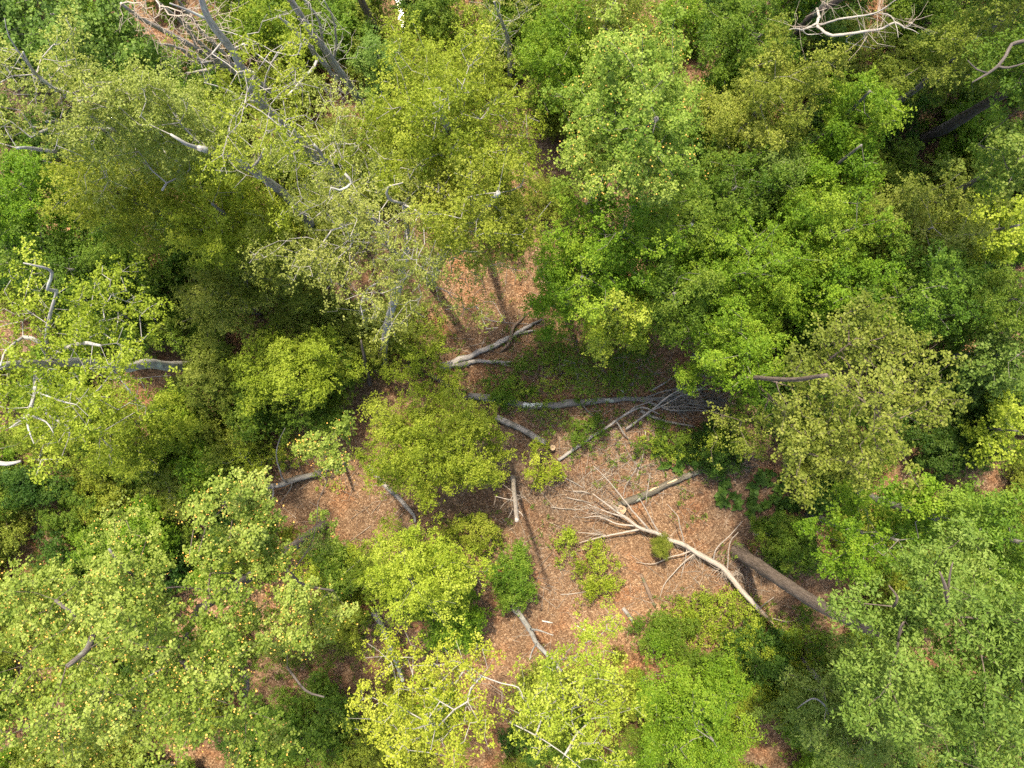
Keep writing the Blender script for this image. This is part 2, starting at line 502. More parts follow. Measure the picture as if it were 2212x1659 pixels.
    if flowers > 0:
        sel = rng.uniform(0, 1, len(C)) < flowers
        fc = np.repeat(C[sel], 3, 0)
        fc = fc + rng.normal(0, .22, fc.shape) * np.array([1, 1, .4]) + np.array([0, 0, .05])
        Vf, Ff = blossom_mesh(rng, fc)
        tag(mesh('blossoms', Vf, Ff, BLOSSOM, root, bp), kind='stuff')
    return root

def blossom_mesh(rng, Cn):
    """cup of five petals"""
    n = len(Cn); k = 5
    a = rng.uniform(0, 6.28, (n, 1)) + np.arange(k)[None] * 2 * np.pi / k
    r = rng.uniform(.014, .030, (n, 1))
    up = nrm(np.array([0, 0, 1.0]) + rng.normal(0, .35, (n, 3)))
    e1 = nrm(np.cross(up, np.array([.2, 1, .1]))); e2 = np.cross(up, e1)
    ring = Cn[:, None] + (np.cos(a)[..., None] * e1[:, None] + np.sin(a)[..., None] * e2[:, None]) * r[..., None] + up[:, None] * .03
    V = np.concatenate([Cn[:, None], ring], 1).reshape(-1, 3)
    o = (np.arange(n) * (k + 1))[:, None]
    F = np.concatenate([np.stack([o[:, 0], o[:, 0] + 1 + j, o[:, 0] + 1 + (j + 1) % k], 1) for j in range(k)], 0)
    return V, F

BLOSSOM, _nt, _b, _o = base_mat('blossom_orange_yellow')
_b.inputs["Base Color"].default_value = (0.62, 0.36, 0.07, 1); _b.inputs["Roughness"].default_value = .6

def zv(base, u, v):
    """height of a point of an upright stem that stands on base and shows at (u, v)"""
    r0 = math.hypot(base[0] - 1106, base[1] - 829.5); r = math.hypot(u - 1106, v - 829.5)
    return max(0.0, H * (1 - r0 / max(r, r0 + 1e-6)))

def stem_path(base, uv, r0, r1, flare=1.5):
    """trunk path (world x, y, z, radius) from the foot through the picture spots"""
    out = [tuple(P(*base, 0) - np.array([0, 0, .1])) + (r0 * flare,), tuple(P(*base, 0) + np.array([0, 0, .35])) + (r0 * 1.12,)]
    n = len(uv)
    for i, (u, v) in enumerate(uv):
        z = max(zv(base, u, v), .6 + .3 * i)
        out.append(tuple(P(u, v, z)) + (r0 + (r1 - r0) * (i + 1) / n,))
    return out

# ------------------------------------------------------------------ forest floor
def ground_mat():
    m, nt, b, out = base_mat('forest_floor_leaf_litter')
    tc = N(nt, "ShaderNodeTexCoord")
    def noise(sc, det=5, ro=.6):
        n = N(nt, "ShaderNodeTexNoise"); n.inputs["Scale"].default_value = sc; n.inputs["Detail"].default_value = det
        n.inputs["Roughness"].default_value = ro; nt.links.new(tc.outputs["Object"], n.inputs["Vector"]); return n
    vo = N(nt, "ShaderNodeTexVoronoi"); vo.inputs["Scale"].default_value = 17.0
    dis = noise(9, 3); mxv = N(nt, "ShaderNodeMix", data_type='VECTOR'); mxv.inputs[0].default_value = .12
    nt.links.new(tc.outputs["Object"], mxv.inputs[4]); nt.links.new(dis.outputs["Color"], mxv.inputs[5])
    nt.links.new(mxv.outputs[1], vo.inputs["Vector"])
    sep = N(nt, "ShaderNodeSeparateColor"); nt.links.new(vo.outputs["Color"], sep.inputs[0])
    r = ramp(nt, [(0.0, (.100, .056, .030)), (.35, (.165, .095, .050)), (.65, (.225, .134, .070)), (.88, (.30, .19, .105)), (1.0, (.40, .275, .165))])
    nt.links.new(sep.outputs[0], r.inputs[0])
    big = noise(.22, 4); rb = ramp(nt, [(.35, (.58, .60, .64)), (.65, (1.18, 1.10, 1.02))])
    nt.links.new(big.outputs["Fac"], rb.inputs[0])
    mu = N(nt, "ShaderNodeMix", data_type='RGBA', blend_type='MULTIPLY'); mu.inputs[0].default_value = 1
    nt.links.new(r.outputs[0], mu.inputs[6]); nt.links.new(rb.outputs[0], mu.inputs[7])
    red = noise(.6, 5); rr = ramp(nt, [(.5, (0, 0, 0)), (.68, (1, 1, 1))]); nt.links.new(red.outputs["Fac"], rr.inputs[0])
    m2 = N(nt, "ShaderNodeMix", data_type='RGBA', blend_type='MULTIPLY')
    nt.links.new(rr.outputs[0], m2.inputs[0]); nt.links.new(mu.outputs[2], m2.inputs[6]); m2.inputs[7].default_value = (1.18, .92, .76, 1)
    gy = noise(.11, 3, .5); rg = ramp(nt, [(.46, (0, 0, 0)), (.60, (1, 1, 1))]); nt.links.new(gy.outputs["Fac"], rg.inputs[0])
    m3 = N(nt, "ShaderNodeMix", data_type='RGBA', blend_type='MULTIPLY')
    nt.links.new(rg.outputs[0], m3.inputs[0]); nt.links.new(m2.outputs[2], m3.inputs[6]); m3.inputs[7].default_value = (.66, .74, .88, 1)
    nt.links.new(m3.outputs[2], b.inputs["Base Color"])
    b.inputs["Roughness"].default_value = .9; b.inputs["Specular IOR Level"].default_value = .15
    bp = N(nt, "ShaderNodeBump"); bp.inputs["Strength"].default_value = .7; bp.inputs["Distance"].default_value = .04
    nt.links.new(vo.outputs["Distance"], bp.inputs["Height"]); nt.links.new(bp.outputs[0], b.inputs["Normal"])
    return m

_gr = np.random.default_rng(5)
_ph = _gr.uniform(0, 6.28, (8, 2)); _kx = _gr.normal(0, .55, (8, 2))
STREAM = [P(846, -60), P(856, -20), P(862, 10), P(866, 35), P(870, 55), P(864, 75), P(850, 95)]
def gz(x, y):
    """floor height"""
    x = np.asarray(x, float); y = np.asarray(y, float)
    z = sum(np.sin(_kx[i, 0] * x + _kx[i, 1] * y + _ph[i, 0]) for i in range(8)) * .035
    d = np.full(np.broadcast(x, y).shape, 99.0)
    for s in STREAM + [STREAM[0] + np.array([-.8, 3.0 * k, 0]) for k in range(1, 12)]:
        d = np.minimum(d, np.hypot(x - s[0], y - s[1]))
    return z - .55 * np.clip(1.5 - d, 0, 1)

t = np.linspace(-1, 1, 161)
ax_ = 32 * t + 700 * np.sign(t) * np.maximum(np.abs(t) - .88, 0) ** 2 / .12 ** 2
gx, gy = np.meshgrid(ax_, ax_, indexing='ij')
gV = np.stack([gx, gy, gz(gx, gy)], -1).reshape(-1, 3)
n_ = len(ax_); i_, j_ = np.meshgrid(np.arange(n_ - 1), np.arange(n_ - 1), indexing='ij')
gF = np.stack([i_ * n_ + j_, (i_ + 1) * n_ + j_, (i_ + 1) * n_ + j_ + 1, i_ * n_ + j_ + 1], -1).reshape(-1, 4)
tag(mesh('ground', gV, gF, ground_mat(), smooth=True), 'rust brown forest floor of fallen leaves and chips', None, None, 'structure')

# stream at the top of the picture, glinting under the sun
wm, nt, b, out = base_mat('stream_water')
b.inputs["Base Color"].default_value = (.03, .028, .02, 1); b.inputs["Roughness"].default_value = .22
b.inputs["Specular IOR Level"].default_value = .9
nz = N(nt, "ShaderNodeTexNoise"); nz.inputs["Scale"].default_value = 5; nz.inputs["Detail"].default_value = 3
tc = N(nt, "ShaderNodeTexCoord"); nt.links.new(tc.outputs["Object"], nz.inputs["Vector"])
bp = N(nt, "ShaderNodeBump"); bp.inputs["Strength"].default_value = .12; bp.inputs["Distance"].default_value = .05
nt.links.new(nz.outputs["Fac"], bp.inputs["Height"]); nt.links.new(bp.outputs[0], b.inputs["Normal"])
sp_ = np.array(STREAM); sp_[:, 2] = 0
far = np.array([[sp_[0][0] - .8 * k / 3, sp_[0][1] + 3.0 * k, 0] for k in range(11, 0, -1)])
sp_, _ = smooth_path(np.vstack([far, sp_]), np.ones(len(far) + len(sp_)), .5)
tn = nrm(np.gradient(sp_, axis=0)); sd_ = np.stack([tn[:, 1], -tn[:, 0], 0 * tn[:, 0]], 1)
k_ = np.arange(len(sp_)); wd = .13 + .07 * np.sin(k_ * 1.3) + .04 * np.sin(k_ * .47 + 1)
wd *= np.clip((len(sp_) - k_) / 6, .15, 1)
wV = np.concatenate([sp_ + sd_ * wd[:, None], sp_ - sd_ * wd[:, None]]); wV[:, 2] = -.36
m_ = len(sp_); wF = np.array([[i, i + 1, m_ + i + 1, m_ + i] for i in range(m_ - 1)])
tag(mesh('stream', wV, wF, wm), 'narrow brook glinting white in the sun at the top edge', None, None, 'structure')

# ------------------------------------------------------------------ litter, twigs, seedlings
def flat_leaves(rng, xy, L, W, zlo, zhi, tilt, curl=.25):
    n = len(xy)
    z = gz(xy[:, 0], xy[:, 1]) + rng.uniform(zlo, zhi, n)
    b = np.stack([xy[:, 0], xy[:, 1], z], 1)
    nn = nrm(np.array([0, 0, 1.0]) + rng.normal(0, tilt, (n, 3)))
    a = rng.uniform(0, 6.28, n); ax = np.stack([np.cos(a), np.sin(a), np.zeros(n)], 1)
    ax = nrm(ax - nn * (ax * nn).sum(1, keepdims=True)); s = np.cross(nn, ax)
    l = (L * rng.uniform(.6, 1.3, n))[:, None]; w = (W * rng.uniform(.6, 1.3, n))[:, None] * .5
    mid = b + ax * l * .5
    V = np.stack([b, mid + s * w + nn * w * curl, b + ax * l, mid - s * w + nn * w * curl], 1).reshape(-1, 3)
    o = (np.arange(n) * 4)[:, None]
    F = np.concatenate([o + np.array([[0, 1, 2]]), o + np.array([[0, 2, 3]])], 1).reshape(-1, 3)
    return V, F

rng = np.random.default_rng(11)
def blobs(spec, n):
    """spots spread over soft discs (u, v, ru, rv, weight)"""
    s = np.array(spec, float); p = s[:, 4] * s[:, 2] * s[:, 3]; p /= p.sum()
    k = rng.choice(len(s), n, p=p); a = rng.uniform(0, 6.28, n); r = np.sqrt(rng.uniform(0, 1, n)) * rng.uniform(.75, 1.1, n)
    u = s[k, 0] + s[k, 2] * r * np.cos(a); v = s[k, 1] + s[k, 3] * r * np.sin(a)
    return np.stack([(u - 1106) / FP * H, (829.5 - v) / FP * H], 1)
LIT = [(1300, 1150, 260, 220, 1), (1250, 850, 330, 160, .8), (1080, 660, 120, 170, .9), (760, 1080, 230, 130, .9), (640, 980, 140, 90, .7),
       (1560, 1330, 200, 130, .8), (950, 110, 160, 110, .6), (1850, 130, 120, 90, .5), (1100, 1350, 300, 200, .6)]
lm = leaf_mat('dead_leaf', (.110, .060, .032), (.250, .148, .078), (.46, .325, .20), trans=.1, rough=.7, spec=.2)
xy = blobs(LIT, 56000)
V, F = flat_leaves(rng, xy, .066, .040, .004, .05, .35)
tf = np.clip(rng.beta(1.6, 2.2, len(xy)), 0, 1)
tag(mesh('leaf_litter', V, F, lm, attr={'tint': np.repeat(tf, 2)}), 'dry coppery fallen leaves strewn over the clearing floor', 'leaf litter', None, 'stuff')

n = 2600
xy = blobs(LIT + [(1380, 960, 130, 120, 3.0), (1290, 1060, 90, 60, 3.0), (1560, 1230, 90, 50, 2.5), (1250, 830, 120, 60, 1.5)], n); a = rng.uniform(0, 6.28, n); l = rng.gamma(2.0, .26, n)
A = np.stack([xy[:, 0], xy[:, 1], gz(xy[:, 0], xy[:, 1]) + rng.uniform(.01, .08, n)], 1)
B = A + np.stack([np.cos(a) * l, np.sin(a) * l, rng.uniform(0, .1, n)], 1)
r = rng.uniform(.004, .011, n) + .006 * (l > .9)
V, F = cones(A, B, r, r * .5, 3)
tag(mesh('twig_litter', V, F, TWIG['dead']), 'scattered small dry twigs over the clearing floor', 'twig litter', None, 'stuff')

# low seedlings that nobody could count
SEED = [(1090, 850, 130, 60, 1.0), (1130, 760, 90, 60, .8), (1260, 800, 120, 90, .35), (1330, 940, 130, 80, .4), (1480, 960, 90, 50, .5),
        (960, 100, 130, 90, 1.3), (1050, 160, 90, 60, 1.0), (1500, 1330, 110, 60, .8), (1650, 1400, 110, 100, 1.2), (1700, 1200, 90, 60, 1.2), (1490, 1100, 60, 40, .5),
        (870, 720, 120, 90, 1.2), (700, 640, 130, 80, 1.0), (480, 640, 130, 90, .8), (950, 790, 80, 60, .9), (560, 960, 140, 70, 1.0),
        (1850, 130, 140, 90, 1.2), (850, 1370, 170, 120, .9), (650, 1250, 130, 120, 1.0), (1090, 560, 80, 100, .5), (1010, 1160, 130, 60, .9),
        (620, 1480, 120, 140, 1.0), (1180, 1130, 60, 60, .3), (1400, 1000, 160, 90, .4), (640, 80, 160, 120, 1.6), (430, 200, 200, 120, 1.0), (200, 700, 200, 160, .8), (330, 1000, 200, 120, .8), (1400, 60, 260, 90, 1.0), (1020, 60, 180, 90, 1.6), (150, 1300, 250, 250, .6), (2000, 250, 200, 200, .8), (1780, 1480, 150, 160, .8), (1380, 900, 220, 130, .2), (1600, 1180, 70, 50, .5)]
c2 = blobs(SEED, 4400)
C = np.stack([c2[:, 0], c2[:, 1], gz(c2[:, 0], c2[:, 1]) + rng.gamma(2.0, .16, len(c2)) + .05], 1)
V, F, tf = leaves(rng, C, np.tile([[0, 0, 1.0]], (len(C), 1)), 'sprout', np.clip(rng.normal(.5, .2, len(C)), 0, 1), 1.0)
tag(mesh('seedling_cover', V, F, leaves_for('green', 3), attr={'tint': tf}), 'thin low seedlings and sprouts between the logs', 'ground cover', None, 'stuff')
V, F = cones(C - np.array([0, 0, 1]) * (C[:, 2:3] - gz(C[:, 0], C[:, 1])[:, None]), C, np.full(len(C), .006), np.full(len(C), .003), 3)
tag(mesh('seedling_stems', V, F, TWIG['brown']), 'fine stems of the low seedlings across the floor', 'ground cover', None, 'stuff')

YEL = [(1540, 1330, 120, 65, 1.2), (1660, 1420, 110, 100, 1.3), (1600, 1500, 70, 70, 1.0), (985, 105, 150, 95, 1.2), (1060, 180, 80, 50, .8), (1290, 1230, 60, 60, .5), (1230, 1180, 45, 45, .4), (700, 1000, 60, 60, .3),
       (560, 960, 120, 60, .8), (860, 720, 110, 80, .9), (1020, 1150, 80, 45, .8), (1270, 790, 110, 70, .7), (1450, 960, 70, 40, .6), (1860, 130, 120, 80, .7), (760, 1250, 110, 80, .7), (1130, 850, 90, 40, .6)]
c3 = blobs(YEL, 3000)
C = np.stack([c3[:, 0], c3[:, 1], gz(c3[:, 0], c3[:, 1]) + rng.gamma(3.0, .20, len(c3)) + .08], 1)
V, F, tf = leaves(rng, C, np.tile([[0, 0, 1.0]], (len(C), 1)), 'sprout', np.clip(rng.normal(.5, .2, len(C)), 0, 1), 1.1)
tag(mesh('sprout_cover', V, F, leaves_for('yellow', 2), attr={'tint': tf}), 'loose yellow green sprouts over the rusty ground at the clearing edges', 'ground cover', None, 'stuff')
V, F = cones(C - np.array([0, 0, 1]) * (C[:, 2:3] - gz(C[:, 0], C[:, 1])[:, None]) + np.append(rng.normal(0, .12, (len(C), 2)), np.zeros((len(C), 1)), 1), C, np.full(len(C), .006), np.full(len(C), .003), 3)
tag(mesh('sprout_stems', V, F, TWIG['grey']), 'fine stems of the yellow green sprouts', 'ground cover', None, 'stuff')

# ------------------------------------------------------------------ fallen wood
def log(name, label, cat, pts, bark, branches=(), ends=(), group=None, sides=12, lump=.09, wob=.15, seed=0):
    """pts / branches: (u, v, z, radius) in the survey picture; ends: 0 and/or 1 carry a cut face"""
    g = np.random.default_rng(300 + seed)
    W = [P(*q[:3]) for q in pts]
    org = W[0].copy(); org[2] = 0
    root = empty(name, org, label, cat, group)
    V, F, uv = tube(W, [q[3] for q in pts], sides, .22, g, lump, wob)
    mesh('trunk', V, F, BARK[bark], root, org, smooth=True, uv=uv)
    for e in ends:
        p = V[:sides] if e == 0 else V[-sides:]
        ctr = p.mean(0); d = nrm((W[0] - W[1]) if e == 0 else (W[-1] - W[-2]))
        ring = ctr + (p - ctr) * .93 + d * .006
        Vc = np.vstack([ring, ctr + d * .012])
        Fc = np.array([[k, (k + 1) % sides, sides] for k in range(sides)])
        mesh('cut_end', Vc, Fc, WOOD_END, root, org, uv=np.stack([Vc[:, 0] + Vc[:, 2], Vc[:, 1]], 1))
    for bq in branches:
        V, F, uv = tube([P(*q[:3]) for q in bq], [q[3] for q in bq], 7, .2, g, .06, .35)
        mesh('branch', V, F, BARK[bark], root, org, smooth=True, uv=uv)
    return root, org, g


def tw(root, org, g, spots, n, dirang, spread, L, mat, r=.009, dz=.25):
    S = np.array([P(*s) for s in spots]); k = g.integers(0, len(S), n)
    A = S[k] + g.normal(0, .08, (n, 3)); a = dirang + g.normal(0, spread, n); l = L * g.uniform(.5, 1.3, n)
    M1 = A + np.stack([np.cos(a) * l * .5, np.sin(a) * l * .5, g.normal(0, dz, n) * .4], 1)
    a2 = a + g.normal(0, .35, n)
    B = M1 + np.stack([np.cos(a2) * l * .5, np.sin(a2) * l * .5, g.normal(0, dz, n) * .5], 1)
    for X_ in (A, M1, B): X_[:, 2] = np.maximum(X_[:, 2], .03)
    rr = np.full(n, r) * g.uniform(.6, 1.4, n)
    V1, F1 = cones(A, M1, rr, rr * .75, 4); V2, F2 = cones(M1, B, rr * .75, rr * .35, 4)
    V, F = merge([(V1, F1), (V2, F2)])
    tag(mesh('twigs', V, F, mat, root, org), kind='stuff')

# the pale fallen tree in the sunlit clearing
root, org, g = log('fallen_tree', 'pale barkless fallen tree with splintered butt and fan of bare branches in the sunny clearing', 'fallen tree',
    [(1668, 1344, .75, 0.039), (1655, 1332, .75, 0.101), (1644, 1321, .72, 0.129), (1608, 1282, .6, 0.133), (1579, 1248, .5, 0.133), (1558, 1225, .5, 0.136), (1517, 1201, .5, 0.133),
     (1483, 1180, .55, 0.121), (1446, 1165, .6, 0.109), (1412, 1149, .65, 0.098), (1381, 1139, .7, 0.086), (1355, 1120, .75, 0.070), (1332, 1105, .8, 0.055), (1280, 1066, 1.0, 0.023)], 'dead',
    [[(1355, 1120, .75, 0.047), (1310, 1105, .8, 0.035), (1272, 1090, .9, 0.020)],
     [(1376, 1136, .7, 0.047), (1334, 1132, .6, 0.039), (1293, 1115, .7, 0.027), (1261, 1118, .7, 0.016)],
     [(1381, 1143, .65, 0.055), (1313, 1157, .45, 0.039), (1277, 1166, .35, 0.031), (1246, 1174, .3, 0.016)],
     [(1312, 1157, .45, 0.031), (1272, 1152, .45, 0.023), (1248, 1150, .45, 0.016)],
     [(1404, 1146, .65, 0.055), (1368, 1105, 1.0, 0.043), (1345, 1076, 1.2, 0.035), (1308, 1032, 1.5, 0.023), (1282, 1006, 1.7, 0.014)],
     [(1424, 1153, .65, 0.039), (1392, 1094, 1.3, 0.027), (1381, 1076, 1.5, 0.016)],
     [(1479, 1177, .55, 0.035), (1467, 1128, 1.2, 0.027), (1464, 1115, 1.3, 0.023), (1441, 1089, 1.5, 0.012)],
     [(1540, 1212, .5, 0.039), (1548, 1186, .9, 0.031), (1579, 1154, 1.2, 0.023), (1604, 1126, 1.4, 0.012)],
     [(1571, 1232, .5, 0.031), (1576, 1175, 1.2, 0.023), (1595, 1149, 1.5, 0.012)],
     [(1495, 1190, .5, 0.039), (1446, 1204, .3, 0.031), (1412, 1218, .2, 0.023), (1373, 1214, .2, 0.012)],
     [(1503, 1195, .5, 0.039), (1475, 1217, .3, 0.031), (1438, 1258, .15, 0.023), (1425, 1292, .1, 0.012)],
     [(1484, 1184, .5, 0.027), (1478, 1219, .25, 0.020), (1470, 1251, .1, 0.009)],
     [(1641, 1318, .75, 0.031), (1650, 1306, 1.2, 0.023), (1672, 1290, 1.5, 0.012)],
     [(1655, 1332, .75, 0.023), (1700, 1342, .5, 0.016), (1735, 1335, .3, 0.008)]], seed=1)
V, F, uv = tube([P(1641, 1317, .85), P(1652, 1329, .87), P(1672, 1349, .80)], [.09, .12, .015], 9, .08, g, .25, .1)
mesh('splintered_end', V, F, WOOD_SPLIT, root, org, uv=uv)
tw(root, org, g, [(1313, 1120, .7), (1300, 1150, .5), (1340, 1100, .8), (1290, 1100, .8)], 46, math.pi * .97, .45, .9, TWIG['dead'])
tw(root, org, g, [(1446, 1165, .5), (1500, 1195, .4), (1560, 1228, .4), (1590, 1235, .4)], 90, -1.9, 1.2, .8, TWIG['dead'])
tw(root, org, g, [(1600, 1240, .3), (1580, 1225, .4), (1615, 1225, .3)], 60, .6, 1.5, .6, TWIG['brown'])

# the long log and the brush of its top
root, org, g = log('fallen_tree', 'long grey log across the clearing with a tangled brushy top at its right end', 'fallen tree',
    [(1012, 855, .2, .17), (1046, 859, .2, .18), (1094, 868, .2, .18), (1140, 874, .2, .175), (1171, 873, .2, .17), (1208, 873, .2, .17), (1254, 868, .25, .16), (1317, 864, .3, .14),
     (1369, 862, .35, .115), (1421, 862, .4, .095), (1521, 866, .5, .07), (1570, 864, .6, .04)], 'grey',
    [[(1369, 862, .4, .06), (1415, 872, .6, .05), (1450, 885, .7, .045), (1521, 887, .7, .035), (1556, 891, .6, .03), (1596, 901, .5, .015)],
     [(1380, 863, .4, .05), (1452, 841, .7, .04), (1504, 839, .8, .03), (1556, 845, .8, .015)],
     [(1400, 862, .4, .05), (1442, 857, .9, .04), (1477, 845, 1.1, .02)],
     [(1390, 863, .4, .05), (1429, 878, .6, .04), (1483, 878, .7, .03), (1531, 885, .6, .015)],
     [(1254, 868, .3, .04), (1272, 890, .25, .035), (1292, 905, .15, .02), (1310, 921, .1, .01)],
     [(1440, 862, .5, .04), (1490, 850, .9, .03), (1530, 830, 1.2, .012)],
     [(1460, 866, .5, .04), (1510, 874, .8, .03), (1560, 880, 1.0, .012)]], seed=2)
tw(root, org, g, [(1430, 860, .6), (1470, 850, .7), (1450, 880, .6), (1500, 870, .7), (1420, 870, .5), (1530, 865, .6)], 190, .1, .45, 1.7, TWIG['grey'], r=.012, dz=.4)
lich, nt, b, out = base_mat('lichen_white'); b.inputs["Base Color"].default_value = (.50, .52, .46, 1); b.inputs["Roughness"].default_value = .95
pw = []
for i in range(70):   # lichen crust on the upper side
    q = P(1128 + 46 * g.uniform(), 874 + g.normal(0, 1.5), .36 + g.uniform(0, .015)); rr = g.uniform(.02, .06)
    an = np.linspace(0, 6.28, 6, endpoint=False)
    pw.append((np.stack([q[0] + rr * np.cos(an) * 1.4, q[1] + rr * np.sin(an) * .8, np.full(6, q[2])], 1), np.array([[0, 1, 2, 3, 4, 5]])))
V, F = merge(pw); tag(mesh('lichen_crust', V, F, lich, root, org), kind='stuff')

log('dead_pole', 'long thin grey pole leaning into the brush pile below the long log', 'log',
    [(1206, 994, .1, .085), (1264, 952, .25, .08), (1304, 928, .45, .07), (1358, 891, .8, .055), (1390, 880, 1.0, .045), (1425, 895, 1.0, .02)], 'silver',
    [[(1330, 909, .6, .04), (1346, 935, .4, .03), (1360, 950, .2, .015)], [(1358, 891, .8, .04), (1375, 878, 1.1, .03), (1410, 866, 1.3, .015)]], (0,), seed=3)
log('dead_pole', 'grey pole crossing diagonally through the brush pile', 'log',
    [(1352, 927, .3, .06), (1390, 899, .7, .055), (1415, 880, 1.0, .05), (1442, 857, 1.3, .04), (1480, 835, 1.6, .02)], 'silver',
    [[(1405, 888, .9, .035), (1440, 872, 1.2, .025), (1478, 850, 1.5, .012)]], seed=4)
log('fallen_branch', 'pale lichen-spotted branch lying under the lower side of the brush pile', 'branch',
    [(1384, 887, .3, .085), (1413, 901, .25, .08), (1450, 912, .2, .07), (1502, 922, .15, .04)], 'silver', [[(1413, 903, .25, .05), (1440, 930, .1, .02)]], seed=5)
log('fallen_branch', 'short grey pole on top of the brush pile', 'branch', [(1404, 845, .6, .04), (1428, 832, .7, .04), (1452, 817, .8, .02)], 'silver', seed=6)

# weathered forked log
root, org, g = log('forked_log', 'weathered forked cedar log with two long prongs in the upper clearing', 'log',
    [(949, 791, .2, .17), (966, 787, .22, .2), (983, 781, .22, .16), (1019, 767, .2, .13), (1058, 750, .2, .13), (1094, 735, .22, .12), (1121, 717, .25, .10), (1169, 689, .3, .05)], 'silver',
    [[(962, 790, .2, .14), (1000, 786, .2, .13), (1033, 782, .18, .10), (1077, 781, .15, .09), (1106, 782, .12, .04)],
     [(1077, 781, .15, .05), (1090, 787, .1, .04), (1106, 790, .08, .02)], [(1115, 722, .25, .08), (1140, 715, .25, .06), (1160, 714, .2, .02)]], lump=.16, wob=.3, seed=7)
log('fallen_branch', 'rotten brown branch lying crosswise over the forked log', 'branch',
    [(1081, 759, .1, .07), (1100, 740, .4, .085), (1108, 708, .35, .08), (1121, 694, .25, .06), (1142, 675, .15, .03)], 'rot', [[(1106, 712, .35, .05), (1098, 697, .35, .03), (1095, 690, .35, .02)]], seed=8)
log('dead_pole', 'very thin grey pole lying level above the forked log', 'branch', [(1046, 690, .1, .02), (1096, 697, .2, .02), (1175, 702, .2, .01)], 'silver', sides=7, seed=9)
log('log', 'short brown log sloping down to the left end of the long log', 'log', [(925, 806, .15, .12), (950, 821, .15, .125), (981, 840, .2, .12), (1008, 859, .3, .11)], 'rot', (), (1,), seed=10)
log('log', 'smooth grey log beside the cut stump in the middle of the clearing', 'log', [(1071, 900, .16, .15), (1087, 908, .16, .16), (1119, 923, .16, .165), (1158, 946, .17, .16), (1180, 957, .17, .15)], 'silver', (), (0, 1), seed=11)
log('log', 'straight grey log running down beside the yellow green bush on the left', 'log', [(794, 1006, .12, .13), (834, 1049, .12, .125), (867, 1082, .12, .11), (893, 1113, .12, .09), (896, 1128, .12, .06)], 'silver', (), (0,), seed=12)
log('log', 'low brown rotten log in the gap among the left shrubs', 'log', [(790, 801, .12, .12), (815, 797, .12, .13), (860, 801, .12, .09)], 'rot', (), (0,), seed=13)
log('log', 'short rotten piece of log left of the dark leaning pole', 'log', [(755, 801, .1, .09), (786, 786, .1, .08)], 'rot', (), (0, 1), seed=14)
log('dead_pole', 'thin dark dead pole leaning in the gap among the left shrubs', 'dead tree', [(799, 830, -.1, .11), (797, 820, .8, .1), (790, 792, 2.4, .085), (786, 766, 3.4, .07), (780, 735, 4.2, .04)], 'dark', seed=15)
log('log', 'small grey log lying at the right edge of the clearing above the leaning trunk', 'log', [(1628, 1153, .1, .1), (1660, 1153, .11, .11), (1686, 1163, .11, .1), (1714, 1176, .1, .08)], 'silver', (), (0,), seed=16)
log('log', 'short dark stub in place of the trunk of the dense green bush at the bottom', 'log', [(1345, 1313, .1, .09), (1357, 1328, .1, .1), (1370, 1346, .1, .09)], 'silver', (), (0,), seed=17)  # lying tube stands in for the trunk of the bush
log('log', 'low brown log shape sunk in the sunny leaf litter below the fallen tree', 'log', [(1384, 1240, .01, .07), (1395, 1265, .02, .09), (1405, 1288, .01, .09), (1416, 1312, -.02, .06)], 'rot', seed=18)  # brown tube sunk almost flush with the floor
# mossy log
root, org, g = log('mossy_log', 'dark mossy log with orange torn wood pointing to the pale tree', 'log',
    [(1336, 1088, .16, .17), (1352, 1084, .17, .18), (1412, 1060, .18, .17), (1441, 1047, .18, .16), (1485, 1027, .18, .15), (1553, 1008, .2, .12), (1600, 1000, .25, .07)], 'moss',
    [[(1553, 1008, .2, .07), (1600, 992, .6, .05), (1640, 985, 1.0, .02)], [(1575, 1004, .2, .06), (1596, 1012, .5, .04), (1640, 1006, .8, .015)]], seed=19)
for (a0, a1, zz) in (((1398, 1062), (1424, 1051), .325), ((1441, 1044), (1468, 1033), .31)):
    V, F, uv = tube([P(*a0, zz), P((a0[0] + a1[0]) / 2, (a0[1] + a1[1]) / 2, zz + .012), P(*a1, zz)], [.015, .06, .015], 8, .08, g, .25, .2)
    mesh('torn_wood', V, F, WOOD_SPLIT, root, org, uv=uv)
tw(root, org, g, [(1560, 1005, .4), (1590, 1000, .5), (1610, 990, .6)], 60, .2, .9, .9, TWIG['grey'])
# leaning grey trunk on the left
log('leaning_trunk', 'curved grey fallen trunk with two thin pale branches left of the clearing', 'fallen tree',
    [(480, 1085, 1.6, .06), (504, 1075, 1.4, .09), (546, 1062, 1.1, .12), (595, 1049, .9, .135), (642, 1035, .6, .14), (686, 1020, .35, .15), (710, 1008, .2, .15)], 'grey',
    [[(620, 1042, .9, .045), (607, 1024, 1.3, .04), (597, 984, 2.0, .035), (602, 955, 2.5, .025), (616, 924, 3.0, .012)],
     [(591, 1046, 1.0, .05), (589, 1071, 1.1, .04), (577, 1107, 1.0, .03), (570, 1125, .9, .015)],
     [(632, 1040, .8, .025), (625, 1060, .6, .02), (600, 1090, .3, .01)]], (1,), seed=20)

